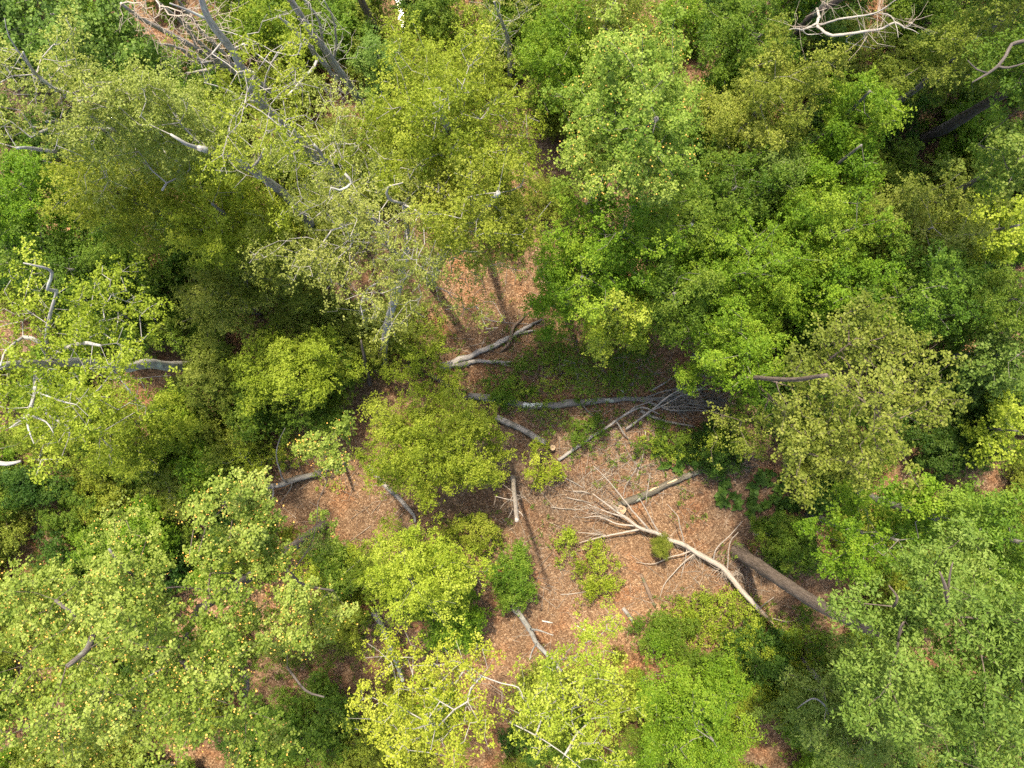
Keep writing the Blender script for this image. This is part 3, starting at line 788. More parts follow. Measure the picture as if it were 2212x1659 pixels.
# stumps
def stump(label, u, v, r, h, hollow, seed):
    g = np.random.default_rng(seed); c = P(u, v, h); c0 = np.array([c[0], c[1], 0])
    root = empty('stump', c0, label, 'stump')
    S = 14; an = np.linspace(0, 2 * np.pi, S, endpoint=False); k = 1 + g.normal(0, .06, S)
    def ring(rad, z): return np.stack([c[0] + rad * k * np.cos(an), c[1] + rad * k * np.sin(an), np.full(S, z)], 1)
    V = np.vstack([ring(r * 1.45, -.05), ring(r * 1.12, h * .3), ring(r, h)])
    F = np.array([[i * S + j, i * S + (j + 1) % S, (i + 1) * S + (j + 1) % S, (i + 1) * S + j] for i in range(2) for j in range(S)])
    uvs = np.stack([np.tile(an * r, 3), V[:, 2]], 1)
    mesh('bark', V, F, BARK['rot'], root, c0, smooth=True, uv=uvs)
    ri = r * (.55 if hollow else .12)
    V = np.vstack([ring(r * .99, h), ring(ri, h - .01), ring(ri * .9, h * .35), ring(.001, h * .3)])
    F1 = np.array([[i * S + j, i * S + (j + 1) % S, (i + 1) * S + (j + 1) % S, (i + 1) * S + j] for i in range(3) for j in range(S)])
    mesh('cut_face', V, F1, WOOD_END, root, c0, uv=V[:, :2].copy())
stump('small round cut stump with pale top beside the grey log', 1194, 967, .14, .35, False, 1)
stump('hollow cut stump under the branches of the pale fallen tree', 1343, 1101, .23, .45, True, 2)

# loose sticks one can point at
def stick(label, pts, bark='dead'): log('stick', label, 'stick', pts, bark, sides=6, lump=.05, wob=.5, seed=int(pts[0][0]))
stick('long bare pole standing out below the brush pile', [(1394, 930, .2, .03), (1392, 970, .15, .03), (1375, 1034, .1, .02)])
stick('thin grey stick left of the long bare pole', [(1350, 960, .1, .02), (1358, 980, .1, .02), (1381, 1012, .1, .015)], 'silver')
stick('bright white short stick above the brush pile', [(1341, 842, .2, .03), (1350, 848, .2, .025)], 'white')
stick('pale stick lying level in the sunny litter near the bottom bush', [(1211, 1284, .05, .025), (1240, 1282, .06, .025), (1272, 1277, .05, .015)])
stick('curved pale stick above the lime green tree at the bottom', [(1245, 1350, .1, .025), (1258, 1360, .15, .03), (1290, 1366, .12, .025), (1299, 1378, .05, .015)], 'white')
stick('small pale broken stick beside the dark shrub', [(1171, 1341, .06, .04), (1194, 1345, .06, .03)], 'white')
stick('pale stick forked at the left tip of the fallen tree fan', [(1212, 1026, .1, .025), (1235, 1040, .12, .025), (1262, 1055, .1, .02)])
stick('weathered stick just below the forked one at the fan', [(1238, 1061, .08, .03), (1262, 1062, .1, .03), (1276, 1068, .08, .015)])
stick('thin pale stick lowest at the left of the fan', [(1190, 1095, .06, .02), (1225, 1100, .08, .02), (1255, 1100, .06, .015)])
stick('dry stick parallel to the fan above its lowest twig', [(1225, 1074, .08, .022), (1250, 1080, .1, .025), (1276, 1087, .08, .015)])
stick('long thin stick slanting below the mossy log base', [(1376, 1010, .1, .02), (1352, 1050, .1, .02), (1346, 1075, .12, .015)], 'silver')
stick('upright thin dead stem in the broadleaf plants', [(1405, 1020, .05, .02), (1398, 1060, .6, .018), (1395, 1090, 1.0, .01)], 'silver')

# ------------------------------------------------------------------ standing dead trees
def dead_tree(name, label, base, uv, r0, r1, bark, limbs, tips, seed, n_twig=0, ztop=None):
    """limbs: picture polylines with heights; tips: soft discs (u, v, z, spread) that fine dead twigs reach for"""
    g = np.random.default_rng(seed)
    tp = stem_path(base, uv, r0, r1)
    bp = P(*base, 0)
    root = empty(name, bp, label, 'dead tree')
    V, F, uvm = tube([t[:3] for t in tp], [t[3] for t in tp], 12, .35, g, .06, .1)
    mesh('trunk', V, F, BARK[bark], root, bp, smooth=True, uv=uvm)
    seeds = [q for q in smooth_path([t[:3] for t in tp], [t[3] for t in tp], .6)[0] if q[2] > tp[-1][2] * .35]
    for lb in limbs:
        lp = []
        for q in lb:
            z = q[2] if q[2] is not None else zv(base, q[0], q[1])
            lp.append(P(q[0], q[1], z))
        V, F, uvm = tube(lp, [q[3] for q in lb], 8, .3, g, .06, .4)
        mesh('limb', V, F, BARK[bark], root, bp, smooth=True, uv=uvm)
        seeds += list(smooth_path(lp, [q[3] for q in lb], .5)[0])
    if n_twig:
        T = np.array(tips, float); k = g.integers(0, len(T), n_twig)
        u = T[k, 0] + g.normal(0, 1, n_twig) * T[k, 3]; v = T[k, 1] + g.normal(0, 1, n_twig) * T[k, 3]
        z = T[k, 2] + g.normal(0, .7, n_twig)
        pts = np.stack([(u - 1106) / FP * (H - z), (829.5 - v) / FP * (H - z), z], 1)
        seeds = np.array(seeds)
        X, par, tn_, n0 = grow(seeds, np.zeros(len(seeds)), pts, seeds.mean(0), rng=g, seg=.45)
        build_branches(X, par, n0, branch_radii(par, n0, .007), TWIG[bark] if bark in TWIG else TWIG['grey'], None, root, bp, 4)
    return root

dead_tree('snag', 'tall bare snag standing alone in the clearing with a long thin shadow', (1108, 1033), [(1109, 1045), (1112, 1075), (1115, 1105), (1117, 1124)], .115, .07, 'dead',
          [[(1113, 1082, None, .03), (1095, 1078, 5.8, .02), (1070, 1072, 5.9, .01)], [(1115, 1100, None, .03), (1125, 1108, 9.0, .02), (1130, 1115, 9.2, .01)]],
          [(1075, 1075, 5.5, 14), (1118, 1075, 6.0, 12)], 41, 16)
B1 = (612, 238)
dead_tree('dead_tree', 'large dead grey tree with many bare stems fanning to the upper left', B1, [(567, 187), (533, 157), (483, 137), (433, 110), (393, 87), (343, 60), (300, 37), (262, 8)], .17, .05, 'bleach',
          [[(560, 185, None, .13), (500, 150, None, .11), (443, 133, None, .09), (400, 113, None, .07), (367, 97, None, .05), (327, 93, None, .02)],
           [(565, 188, None, .12), (533, 166, None, .1), (483, 143, None, .09), (443, 152, None, .06), (403, 157, None, .03)],
           [(520, 152, None, .11), (470, 120, None, .09), (420, 80, None, .07), (395, 45, None, .05), (345, 8, None, .02)],
           [(500, 140, None, .09), (430, 60, None, .07), (398, 20, None, .05), (375, -15, None, .02)],
           [(433, 110, None, .06), (400, 60, None, .05), (350, 10, None, .03), (320, -15, None, .015)],
           [(483, 137, None, .05), (440, 140, None, .04), (390, 125, None, .02)]],
          [(330, 50, 12, 30), (380, 60, 11, 30), (420, 40, 12, 30), (430, 100, 9, 28), (470, 60, 11, 30), (540, 120, 7, 28), (400, 140, 8, 22), (300, 20, 13, 24), (450, 30, 12, 30), (350, 90, 10, 25)], 42, 520)
B2 = (795, 245)
dead_tree('dead_tree', 'dark leaning dead tree with whiplike bare twigs near the top', B2, [(770, 207), (737, 160), (700, 105), (660, 50), (627, 0), (600, -40)], .19, .09, 'pale',
          [[(745, 172, None, .12), (717, 157, None, .11), (687, 123, None, .1), (633, 67, None, .08), (615, 45, None, .05), (598, 35, None, .03)],
           [(687, 126, 8.0, .06), (668, 155, 8.6, .055), (645, 180, 9.0, .05), (621, 206, 9.4, .03)],
           [(700, 105, None, .06), (690, 50, None, .05), (665, 10, None, .03), (640, -20, None, .02)],
           [(720, 135, None, .06), (726, 90, None, .05), (720, 40, None, .04), (700, 0, None, .02)]],
          [(700, 60, 9, 28), (740, 110, 6, 22), (640, 40, 11, 25), (680, 20, 11, 25), (740, 190, 4, 20), (625, 170, 9, 18)], 43, 190)
dead_tree('dead_tree', 'slim dark trunk leaning at the top edge beside the brook', (832, 98), [(820, 76), (806, 52), (794, 30), (780, 0), (768, -30)], .2, .14, 'brown',
          [[(812, 62, None, .03), (826, 55, 2.6, .02), (836, 52, 2.8, .01)]], [(810, 40, 3, 14)], 44, 10)
B4 = (1690, 112)
dead_tree('dead_tree', 'dead tree with bleached white crooked limbs on a dark trunk at the top right', B4, [(1702, 93), (1728, 60), (1758, 30), (1800, 8), (1840, -14)], .15, .1, 'brown',
          [], [(1800, 0, 6, 20)], 45, 10)
dead_tree('dead_tree', 'broken dead stem leaning over the left shrubs under the olive tree', (745, 1000), [(735, 1010), (725, 1022)], .1, .06, 'grey', [], [(735, 1010, 2, 5)], 47, 0)
# white limbs of that tree, bleached
g = np.random.default_rng(46)
_dt = [o for o in bpy.data.objects if o.get("label", "").startswith("dead tree with bleached")][0]
_o = P(*B4, 0)
for lb in ([(1758, 32, 7.0, .10), (1765, 20, 8.2, .085), (1768, 40, 9.0, .085), (1766, 53, 9.4, .085), (1788, 73, 9.7, .085), (1835, 73, 9.9, .08), (1892, 63, 10.2, .07), (1935, 50, 10.5, .055), (1955, 60, 10.6, .045), (1972, 48, 10.8, .02)],
           [(1768, 53, 9.4, .06), (1800, 45, 9.8, .055), (1842, 37, 10.2, .05), (1895, 27, 10.7, .045), (1937, -2, 11.3, .02)],
           [(1767, 50, 9.3, .07), (1748, 58, 9.4, .06), (1732, 64, 9.5, .05), (1715, 62, 9.6, .04), (1700, 66, 9.7, .02)],
           [(1765, 22, 8.4, .05), (1780, 5, 9.0, .04), (1795, -15, 9.5, .02)], [(1897, 28, 10.6, .03), (1925, 35, 10.7, .03), (1937, 60, 10.8, .02), (1940, 82, 10.9, .01)],
           [(1868, 68, 10.0, .03), (1866, 82, 9.9, .02), (1872, 93, 9.8, .01)], [(1735, 65, 9.5, .03), (1745, 75, 9.3, .03), (1790, 70, 9.4, .02)],
           [(1850, 70, 10, .03), (1828, 90, 9.6, .02), (1890, 105, 9.5, .01)], [(1955, 60, 10.6, .03), (1972, 65, 10.7, .02), (1985, 73, 10.8, .01)]):
    V, F, uvm = tube([P(*q[:3]) for q in lb], [q[3] * .62 for q in lb], 8, .2, g, .07, .5)
    mesh('limb', V, F, BARK['bleach'], _dt, _o, smooth=True, uv=uvm)
tw(_dt, _o, g, [(1900, 30, 10.6), (1960, 50, 10.7), (1870, 70, 10), (1720, 60, 9.5), (1780, 10, 9)], 70, .3, 1.5, 1.0, TWIG['dead'])

# ------------------------------------------------------------------ living trees
def T(name, label, *a, **k): return plant(name, label, 'tree', *a, **k)
def S(label, *a, **k):
    k.setdefault('stems', 5); k.setdefault('bark', 'brown'); k.setdefault('r0', .0045)
    return plant('shrub', label, 'shrub', *a, **k)

# --- upper left
T('maple_tree', 'dense blue green tree in the upper left beside the dead grey tree', 195, 95, 150, 110, 14, 6, 'maple', 'blue', 1.1, 1)
T('young_tree', 'dark green tree in the far upper left corner', 10, 40, 110, 90, 12, 5, 'fine', 'deep', .9, 2)
BA = (455, 440)
T('oak_tree', 'sparse pale olive oak with long grey limbs at the left edge of the top', 85, 215, 190, 150, 18.6, 4.5, 'young', 'pale', .55, 3, base=BA, bark='pale',
  trunk=stem_path(BA, [(380, 385), (300, 330), (233, 277), (167, 223), (110, 185)], .22, .08),
  limbs=[[(133, 200, 15, .07), (93, 173, 16, .06), (67, 147, 17, .05), (50, 112, 18, .02)], [(240, 282, 11, .09), (187, 277, 13, .08), (143, 263, 14, .06), (100, 263, 15.5, .03)],
         [(236, 280, 11, .08), (140, 273, 14.5, .06), (93, 283, 15.5, .05), (67, 297, 16, .02)], [(120, 328, 15, .07), (73, 320, 16, .065), (37, 320, 17, .04)], [(60, 140, 17, .03), (20, 80, 18, .02), (10, 40, 18.5, .01)]])
BB = (700, 515)
T('oak_tree', 'broad yellow olive tree left of centre top with a grey trunk slanting down right', 345, 265, 190, 110, 16, 4.5, 'young', 'pale', .82, 4, base=BB, bark='pale',
  trunk=stem_path(BB, [(660, 470), (617, 423), (573, 387), (533, 360), (490, 335), (430, 320)], .22, .09),
  limbs=[[(457, 332, 13, .08), (427, 320, 14, .075), (400, 310, 14.6, .07), (367, 290, 15, .04)], [(543, 362, 11, .06), (560, 345, 12, .05), (570, 322, 13, .03)], [(360, 395, 12, .05), (350, 412, 12, .04)]])
T('young_tree', 'yellow green tree below the broad olive tree on the left', 290, 430, 150, 105, 16.5, 5, 'young', 'yellow', .95, 5)
T('young_tree', 'green leafy tree at the left edge above the dark gap', 60, 440, 130, 110, 12, 5, 'fine', 'bright', .95, 6)
T('young_tree', 'dense deep green tree at the left between the dark gaps', 190, 580, 140, 90, 10.5, 4, 'fine', 'green', 1.0, 7)
T('young_tree', 'low deep green tree at the left edge above the crooked oak', 40, 570, 110, 80, 9, 4, 'fine', 'deep', .9, 8)
BC = (760, 432)
T('oak_tree', 'tall sparse tree with lichened grey trunk slanting past the dead grey tree', 590, 250, 150, 190, 20, 7, 'young', 'yellow', .28, 9, base=BC, bark='pale', bare=.12,
  trunk=stem_path(BC, [(720, 385), (663, 320), (620, 277), (567, 227), (533, 167), (500, 107), (450, 40), (430, -20)], .21, .07),
  limbs=[[(620, 280, 9, .06), (580, 283, 9.6, .05), (545, 272, 10, .03), (520, 268, 10.4, .02)], [(555, 222, 11.4, .06), (520, 210, 12.2, .05), (480, 190, 13, .03), (440, 178, 13.4, .015)],
         [(575, 230, 11.4, .05), (572, 180, 12.6, .04), (590, 130, 13.6, .03), (610, 100, 14, .015)], [(450, 43, 17, .05), (417, 27, 17.4, .04), (367, 7, 18, .02)]])
T('young_tree', 'thin greyish olive tree with many bare twigs left of the centre tree', 700, 330, 130, 130, 15.5, 6, 'young', 'pale', .50, 10, bark='pale', bare=.2, base=(850, 540))
T('young_tree', 'mid green tree behind the slanting grey trunks left of centre', 500, 480, 130, 100, 15, 5, 'fine', 'yellow', .9, 11)
T('young_tree', 'small green tree under the sparse trees left of centre', 610, 570, 110, 85, 13, 5, 'young', 'olive', .7, 12)
S('bright green bush between the two dark trunks at the top', 585, 60, 70, 75, 5, 3.5, 'fine', 'bright', .9, 13)
S('green bush at the top beside the slim dark trunk', 745, 50, 60, 70, 4.5, 3.2, 'fine', 'green', .9, 14)
S('low bush at the foot of the dead grey tree', 640, 190, 60, 50, 2.6, 2.0, 'young', 'olive', .6, 15)
T('young_tree', 'small round pale green tree beside the brook', 818, 140, 58, 62, 9, 4, 'fine', 'blue', 1.15, 16)
# --- top centre
S('sparse yellowish bush on rusty ground right of the brook', 920, 75, 55, 55, 2.2, 1.8, 'shrub', 'yellow', .35, 17)
S('thin yellow green bush in the middle of the rusty slope', 1000, 110, 70, 55, 2.4, 1.8, 'shrub', 'yellow', .32, 18)
S('thin bush left of the bright green tree at the top', 1080, 150, 60, 50, 2.2, 1.8, 'shrub', 'olive', .55, 19)
S('low green bush at the top edge right of the brook', 935, 20, 60, 45, 3.0, 2.2, 'shrub', 'green', .7, 20)
T('young_tree', 'half bare pale tree at the top edge left of the bright green tree', 1090, 40, 85, 70, 11, 5, 'young', 'pale', .35, 21, bark='pale', bare=.35)
T('young_tree', 'bright saturated green tree at the top right of the centre', 1205, 115, 92, 105, 10, 5, 'fine', 'bright', 1.15, 22)
T('young_tree', 'olive tree with bare twigs at the top edge behind the tulip tree', 1310, 25, 120, 55, 10, 4, 'young', 'olive', .7, 23, bark='pale', bare=.15)
T('ash_tree', 'big yellow green tree in the upper middle left of the tulip tree', 965, 260, 195, 150, 17.5, 6, 'young', 'yellow', .80, 24, bark='pale')
T('ash_tree', 'yellow green tree in front of the big yellow one above the clearing', 1030, 440, 150, 115, 17, 5, 'young', 'yellow', .80, 25, base=(930, 610), bark='pale')
BD = (826, 781)
T('oak_tree', 'large thin pale tree with a grey leaning trunk in the left centre', 835, 545, 240, 165, 17, 6, 'young', 'pale', .56, 26, base=BD, bark='pale', bare=.12,
  trunk=[(*P(826, 781, -.1), .28), (*P(827, 775, .4), .2), (*P(837, 702, 3.6), .18), (*P(863, 612, 8), .16), (*P(880, 530, 11), .12), (*P(872, 440, 14), .06)],
  limbs=[[(863, 612, 8, .08), (895, 585, 10, .07), (945, 560, 12, .05), (1000, 545, 13.5, .02)], [(858, 625, 7.5, .06), (820, 612, 9, .055), (795, 625, 10.5, .05), (780, 655, 11.5, .04), (785, 690, 12, .02)],
         [(875, 560, 10, .06), (830, 530, 12, .05), (770, 500, 13.5, .03), (720, 480, 14.5, .015)], [(872, 440, 14, .05), (840, 430, 14.6, .05), (838, 405, 15, .04), (870, 395, 15.5, .02)],
         [(870, 440, 14, .05), (905, 460, 14.6, .04), (915, 480, 15, .02)], [(745, 375, 15.2, .05), (760, 395, 15, .045), (735, 410, 15, .04), (715, 405, 15.2, .03), (712, 425, 15, .02)]])
# --- upper right
BE = (1275, 450)
T('tulip_tree', 'tall light green tulip tree with orange blossoms right of centre top', 1368, 255, 165, 195, 16.5, 7, 'tulip', 'tulipg', 1.15, 27, base=BE, bark='grey', flowers=.35, tr=.26)
T('young_tree', 'medium green tree at the top right of the tulip tree', 1610, 85, 110, 95, 10, 5, 'fine', 'green', 1.0, 28)
T('young_tree', 'olive green tree right of the tulip tree', 1655, 225, 125, 120, 13, 5, 'fine', 'olive', 1.05, 29)
T('young_tree', 'tall narrow bright green tree right of the olive one', 1850, 250, 72, 80, 13, 5, 'fine', 'bright', 1.2, 30)
T('young_tree', 'bright green tree just below the tall narrow one', 1815, 350, 85, 65, 12, 4, 'fine', 'bright', 1.1, 31)
T('young_tree', 'green tree under the right side of the tulip tree', 1570, 420, 120, 90, 12, 5, 'fine', 'green', 1.05, 32)
T('young_tree', 'blue tinged green tree between the tulip tree and the bright narrow tree', 1660, 370, 80, 70, 11, 4, 'fine', 'blue', .9, 33)
T('young_tree', 'yellowish green tree below the tulip tree at the clearing edge', 1320, 535, 145, 100, 16, 6, 'fine', 'bright', 1.1, 34)
T('young_tree', 'large rich green tree in the right centre', 1600, 590, 160, 120, 13, 6, 'fine', 'bright', 1.15, 35)
T('young_tree', 'green tree filling the middle between the rich green and tulip trees', 1470, 500, 100, 80, 14, 5, 'fine', 'green', 1.0, 36)
T('young_tree', 'green tree at the right of the rich green tree', 1790, 500, 120, 95, 12, 5, 'fine', 'bright', 1.05, 37)
T('young_tree', 'small light green tree overhanging the clearing edge', 1340, 680, 85, 75, 13, 4, 'shrub', 'lime', 1.1, 38)
T('young_tree', 'green tree behind the small light one at the clearing edge', 1250, 615, 100, 90, 15, 5, 'fine', 'bright', 1.0, 39)
T('young_tree', 'green tree above the brush pile at the right of the clearing', 1580, 760, 125, 80, 13, 5, 'fine', 'bright', 1.05, 40)
T('young_tree', 'dark green tree behind the rich green one above the brush', 1450, 650, 95, 75, 14, 5, 'fine', 'green', .9, 41)
T('young_tree', 'olive green tree near the right edge under the dark trunk', 1965, 490, 130, 95, 12, 5, 'fine', 'olive', 1.05, 42)
T('young_tree', 'lime green tree with round leaves at the right edge', 2140, 500, 95, 70, 12, 4, 'maple', 'lime', 1.1, 43)
T('young_tree', 'wide olive green tree right of centre near the edge', 1975, 620, 140, 110, 13, 5, 'fine', 'green', 1.1, 44)
T('young_tree', 'shaded green tree at the right edge below the lime one', 2140, 650, 100, 90, 12, 5, 'fine', 'green', 1.0, 45)
T('young_tree', 'green tree above the large olive tree on the right', 1830, 640, 110, 85, 11, 5, 'fine', 'bright', 1.0, 46)
T('young_tree', 'green tree just right of the bright lower tree under the trunk', 1700, 480, 80, 70, 10, 4, 'fine', 'bright', .9, 47)
T('young_tree', 'dusky olive tree at the upper right above the dark trunk', 2060, 125, 115, 80, 14, 5, 'fine', 'olive', .9, 48)
T('young_tree', 'dark green tree in the upper right corner', 2180, 40, 90, 80, 14, 5, 'fine', 'green', .95, 49)
T('young_tree', 'dark blue green tree at the right edge below the dark trunk', 2195, 350, 80, 80, 13, 5, 'maple', 'blue', .9, 50)
BF = (1985, 308)
T('oak_tree', 'big tree with thick dark furrowed trunk leaning out of the right edge', 2330, 130, 150, 150, 20, 7, 'oak', 'green', .9, 52, base=BF, bark='dark',
  trunk=stem_path(BF, [(2010, 293), (2048, 273), (2075, 257), (2125, 227), (2175, 200), (2240, 165), (2320, 120)], .30, .15),
  limbs=[[(2300, 130, 14.5, .08), (2250, 80, 16.0, .07), (2212, 88, 16.4, .065), (2185, 97, 16.6, .06), (2172, 120, 16.7, .055), (2155, 143, 16.8, .05), (2132, 160, 16.9, .04), (2100, 178, 17, .02)],
         [(2155, 143, 16.8, .04), (2180, 146, 17, .035), (2215, 135, 17.3, .02)], [(2135, 158, 16.9, .03), (2110, 150, 17, .025), (2090, 130, 17.2, .012)]])
S('sparse brown bush with scattered yellow leaves below the bleached dead tree', 1880, 110, 90, 70, 3.2, 2.4, 'young', 'olive', .42, 53)
S('thin olive bush left of the dark trunk at the upper right', 1960, 200, 80, 60, 3.0, 2.2, 'young', 'green', .6, 54)
S('low leafy bush in the shade beside the thick dark trunk', 1930, 395, 70, 45, 3.4, 2.4, 'shrub', 'green', .8, 55)
S('bush at the foot of the bleached dead tree at the top', 1770, 110, 60, 50, 3.0, 2.2, 'young', 'olive', .6, 56)
T('oak_tree', 'tall tree beyond the top right edge that shades the corner', 2560, -560, 330, 300, 20, 8, 'maple', 'green', .9, 120, nl=20)
T('oak_tree', 'tall tree beyond the top edge above the bleached dead tree', 2050, -620, 260, 230, 19, 8, 'maple', 'green', .8, 121, nl=16)
# --- right
BG = (1500, 808)
T('ash_tree', 'large pale olive tree leaning right over the edge of the clearing with grey limbs', 1840, 850, 190, 190, 13.5, 6, 'broad', 'olive', .62, 57, base=BG, bark='brown', scale=.72,
  trunk=stem_path(BG, [(1545, 812), (1635, 816), (1708, 820), (1785, 810)], .11, .06),
  limbs=[[(1622, 816, 5.2, .07), (1675, 870, 7, .06), (1715, 920, 8.5, .05), (1725, 965, 9.5, .03)], [(1785, 810, 9.5, .07), (1840, 850, 10.3, .06), (1900, 890, 11, .03)], [(1740, 815, 8.5, .06), (1800, 770, 10, .05), (1850, 730, 11, .02)]],
  lobes=[(1740, 1000, 90, 9.5, .16), (1630, 930, 90, 6.5, .10), (2020, 880, 50, 10.5, .07), (1880, 700, 70, 10.5, .10)])
S('thin yellow leaved bush with bare twigs below the brush pile', 1585, 940, 75, 50, 3.2, 2.4, 'young', 'yellow', .40, 58, bark='silver')
S('low bush under the left side of the pale olive tree', 1620, 890, 60, 35, 2.4, 2.0, 'shrub', 'green', .35, 59)
S('dark shaded bush below the pale olive tree', 1790, 1060, 80, 50, 3.0, 2.2, 'shrub', 'deep', .8, 60)
S('dark green bush in the deep gap at the right', 2100, 830, 90, 70, 4.5, 3, 'fine', 'deep', .8, 61)
S('dark low bush at the right under the shaded trees', 2080, 960, 110, 70, 3.5, 2.5, 'shrub', 'deep', .8, 62)
T('young_tree', 'small green tree with yellowish tips at the right edge', 2165, 930, 55, 75, 8, 4, 'maple', 'yellow', .8, 63)
T('young_tree', 'blue green tree at the right edge beside the dark gap', 2150, 770, 80, 80, 11, 5, 'maple', 'blue', 1.0, 64)
T('maple_tree', 'sunlit bright green maple at the right below the pale olive tree', 1875, 1150, 150, 100, 11, 5, 'tulip', 'bright', 1.1, 65, base=(1745, 1110), lobes=[(1960, 1060, 70, 11, .2)])
S('green shaded bush at the foot of the bright maple', 1720, 1190, 80, 50, 3.0, 2.2, 'shrub', 'green', .8, 66)
BH = (1598, 1192)
T('oak_tree', 'huge blue green oak in the lower right corner with a thick brown trunk', 2115, 1440, 245, 240, 21, 6, 'oak', 'blue', 1.05, 67, base=BH, bark='brown', nl=34,
  trunk=stem_path(BH, [(1625, 1212), (1680, 1250), (1740, 1290), (1800, 1325), (1860, 1352), (1930, 1385)], .34, .14),
  limbs=[[(2043, 1329, 17.4, .07), (2046, 1290, 18.2, .065), (2040, 1260, 18.7, .05), (2030, 1235, 19, .02)], [(2046, 1290, 18.2, .05), (2052, 1240, 18.8, .03), (2058, 1215, 19, .015)], [(1940, 1385, 17, .04), (1945, 1355, 17.6, .035), (1952, 1343, 17.8, .02)],
         [(1930, 1310, 17, .05), (1938, 1290, 17.4, .04), (1920, 1265, 17.6, .02)]])
T('oak_tree', 'smaller blue green oak at the bottom right beside the yellow bushes', 1850, 1550, 170, 100, 9.5, 5, 'oak', 'blue', 1.05, 68, bark='grey',
  limbs=[[(1790, 1545, 6.5, .04), (1780, 1522, 7.5, .04), (1760, 1509, 8, .04), (1745, 1513, 8, .035), (1722, 1530, 7.9, .02)]])
T('oak_tree', 'olive green tree at the right edge above the huge oak', 2140, 1150, 100, 90, 16, 6, 'oak', 'green', 1.0, 69)
# --- bottom
T('young_tree', 'dense rich green tree at the bottom right of the lime tree', 1505, 1560, 120, 140, 11, 7, 'shrub', 'bright', 1.1, 70, nl=15)
S('low green bush above the dense green tree at the bottom', 1440, 1370, 65, 45, 3.2, 2.2, 'fine', 'green', .9, 71)
S('yellow green bush on sunny ground left of the splintered butt', 1540, 1320, 70, 42, 1.5, 1.2, 'shrub', 'yellow', .26, 72)
S('yellow green bush below the splintered butt of the fallen tree', 1660, 1420, 75, 70, 2.0, 1.6, 'shrub', 'yellow', .30, 73)
S('small yellow bush between the oak and the dense green tree', 1620, 1500, 50, 60, 1.8, 1.5, 'shrub', 'yellow', .32, 74)
S('dark green bush beside the thick brown oak trunk', 1740, 1390, 60, 60, 2.4, 1.8, 'shrub', 'green', .6, 75)
BI = (1112, 1310)
T('lime_tree', 'glowing lime yellow tree with bare twigs at the bottom centre', 1240, 1500, 140, 150, 15, 5.5, 'lime', 'lime', .62, 76, base=BI, bark='pale', bare=.05,
  trunk=stem_path(BI, [(1124, 1329), (1144, 1359), (1160, 1390), (1187, 1420), (1210, 1450)], .15, .06),
  limbs=[[(1146, 1359, 4, .05), (1165, 1362, 5, .045), (1195, 1372, 6, .02)], [(1160, 1390, 5.4, .05), (1150, 1405, 6.6, .04), (1144, 1425, 7.4, .02)], [(1100, 1560, 11, .03), (1160, 1590, 11.5, .028), (1220, 1630, 12, .022), (1260, 1665, 12.4, .012)]])
BJ = (812, 1322)
T('lime_tree', 'wide lime yellow tree left of the glowing one at the bottom', 930, 1510, 170, 125, 15, 5.5, 'lime', 'lime', .60, 77, base=BJ, bark='pale',
  trunk=stem_path(BJ, [(822, 1345), (847, 1406), (857, 1433), (870, 1470)], .16, .07), limbs=[[(1040, 1460, 12, .03), (1080, 1475, 12.4, .026), (1120, 1485, 12.6, .02), (1130, 1510, 12.8, .012)]])
T('lime_tree', 'lime green tree left of the dark shrub below the clearing', 895, 1245, 135, 100, 9, 5, 'lime', 'lime', .80, 78, bark='grey', base=(870, 1190))
S('dark green dense shrub between the lime trees and the clearing', 1105, 1255, 54, 62, 3.0, 2.4, 'fine', 'green', .95, 79)
S('yellow green bush above the dark dense shrub', 1025, 1150, 60, 42, 2.4, 1.8, 'shrub', 'yellow', .6, 80)
S('small yellow green bush in the sunlit litter beneath the fan', 1292, 1228, 52, 55, 1.7, 1.5, 'shrub', 'yellow', .48, 81)
S('tiny yellow bush at the left tip of the fan branches', 1225, 1168, 28, 32, 1.2, 1.1, 'shrub', 'yellow', .42, 82)
# --- lower left: the great tulip tree
BK = (700, 1135)
T('tulip_tree', 'huge tulip tree dotted with orange blossoms filling the lower left corner', 265, 1400, 310, 235, 20, 7, 'tulip', 'tulip', 1.05, 83, base=BK, bark='dark', flowers=.55, nl=36,
  trunk=stem_path(BK, [(685, 1145), (650, 1168), (600, 1205), (570, 1225), (510, 1265), (440, 1310)], .25, .14),
  limbs=[[(387, 1380, 15, .11), (393, 1426, 15.6, .10), (417, 1459, 16, .09), (424, 1486, 16.3, .06)], [(495, 1430, 13.5, .11), (533, 1466, 14, .10), (530, 1505, 14.4, .07)], [(200, 1375, 17, .10), (188, 1403, 17.5, .10), (143, 1440, 18, .07)],
         [(120, 1296, 17, .06), (165, 1330, 17, .06)], [(430, 1310, 13, .12), (400, 1380, 15, .11)], [(600, 1205, 8, .08), (628, 1240, 10, .07), (660, 1265, 11, .06), (720, 1275, 12, .03)], [(235, 1185, 16, .04), (260, 1220, 16, .05), (290, 1245, 15.6, .05)],
         [(620, 1440, 13, .05), (660, 1490, 13.6, .045), (700, 1505, 14, .03)], [(390, 1426, 15.6, .04), (340, 1450, 16, .03), (300, 1475, 16.4, .02)]],
  lobes=[(520, 1170, 125, 14, .20), (725, 960, 70, 11, .07), (600, 1330, 110, 14, .10), (470, 1090, 80, 15, .07), (560, 1600, 100, 14, .07), (720, 1330, 70, 12, .04), (690, 1150, 60, 9, .03)])
S('green bush in the shade under the tulip tree at the bottom', 610, 1580, 80, 70, 3.4, 2.6, 'fine', 'green', .7, 84)
S('bright moss green bush under the left branches of the tulip tree', 310, 1150, 80, 70, 4.0, 3.0, 'fine', 'bright', .9, 85)
S('yellow green bush below the tulip trunk', 720, 1230, 90, 60, 2.6, 2.0, 'shrub', 'yellow', .6, 86)
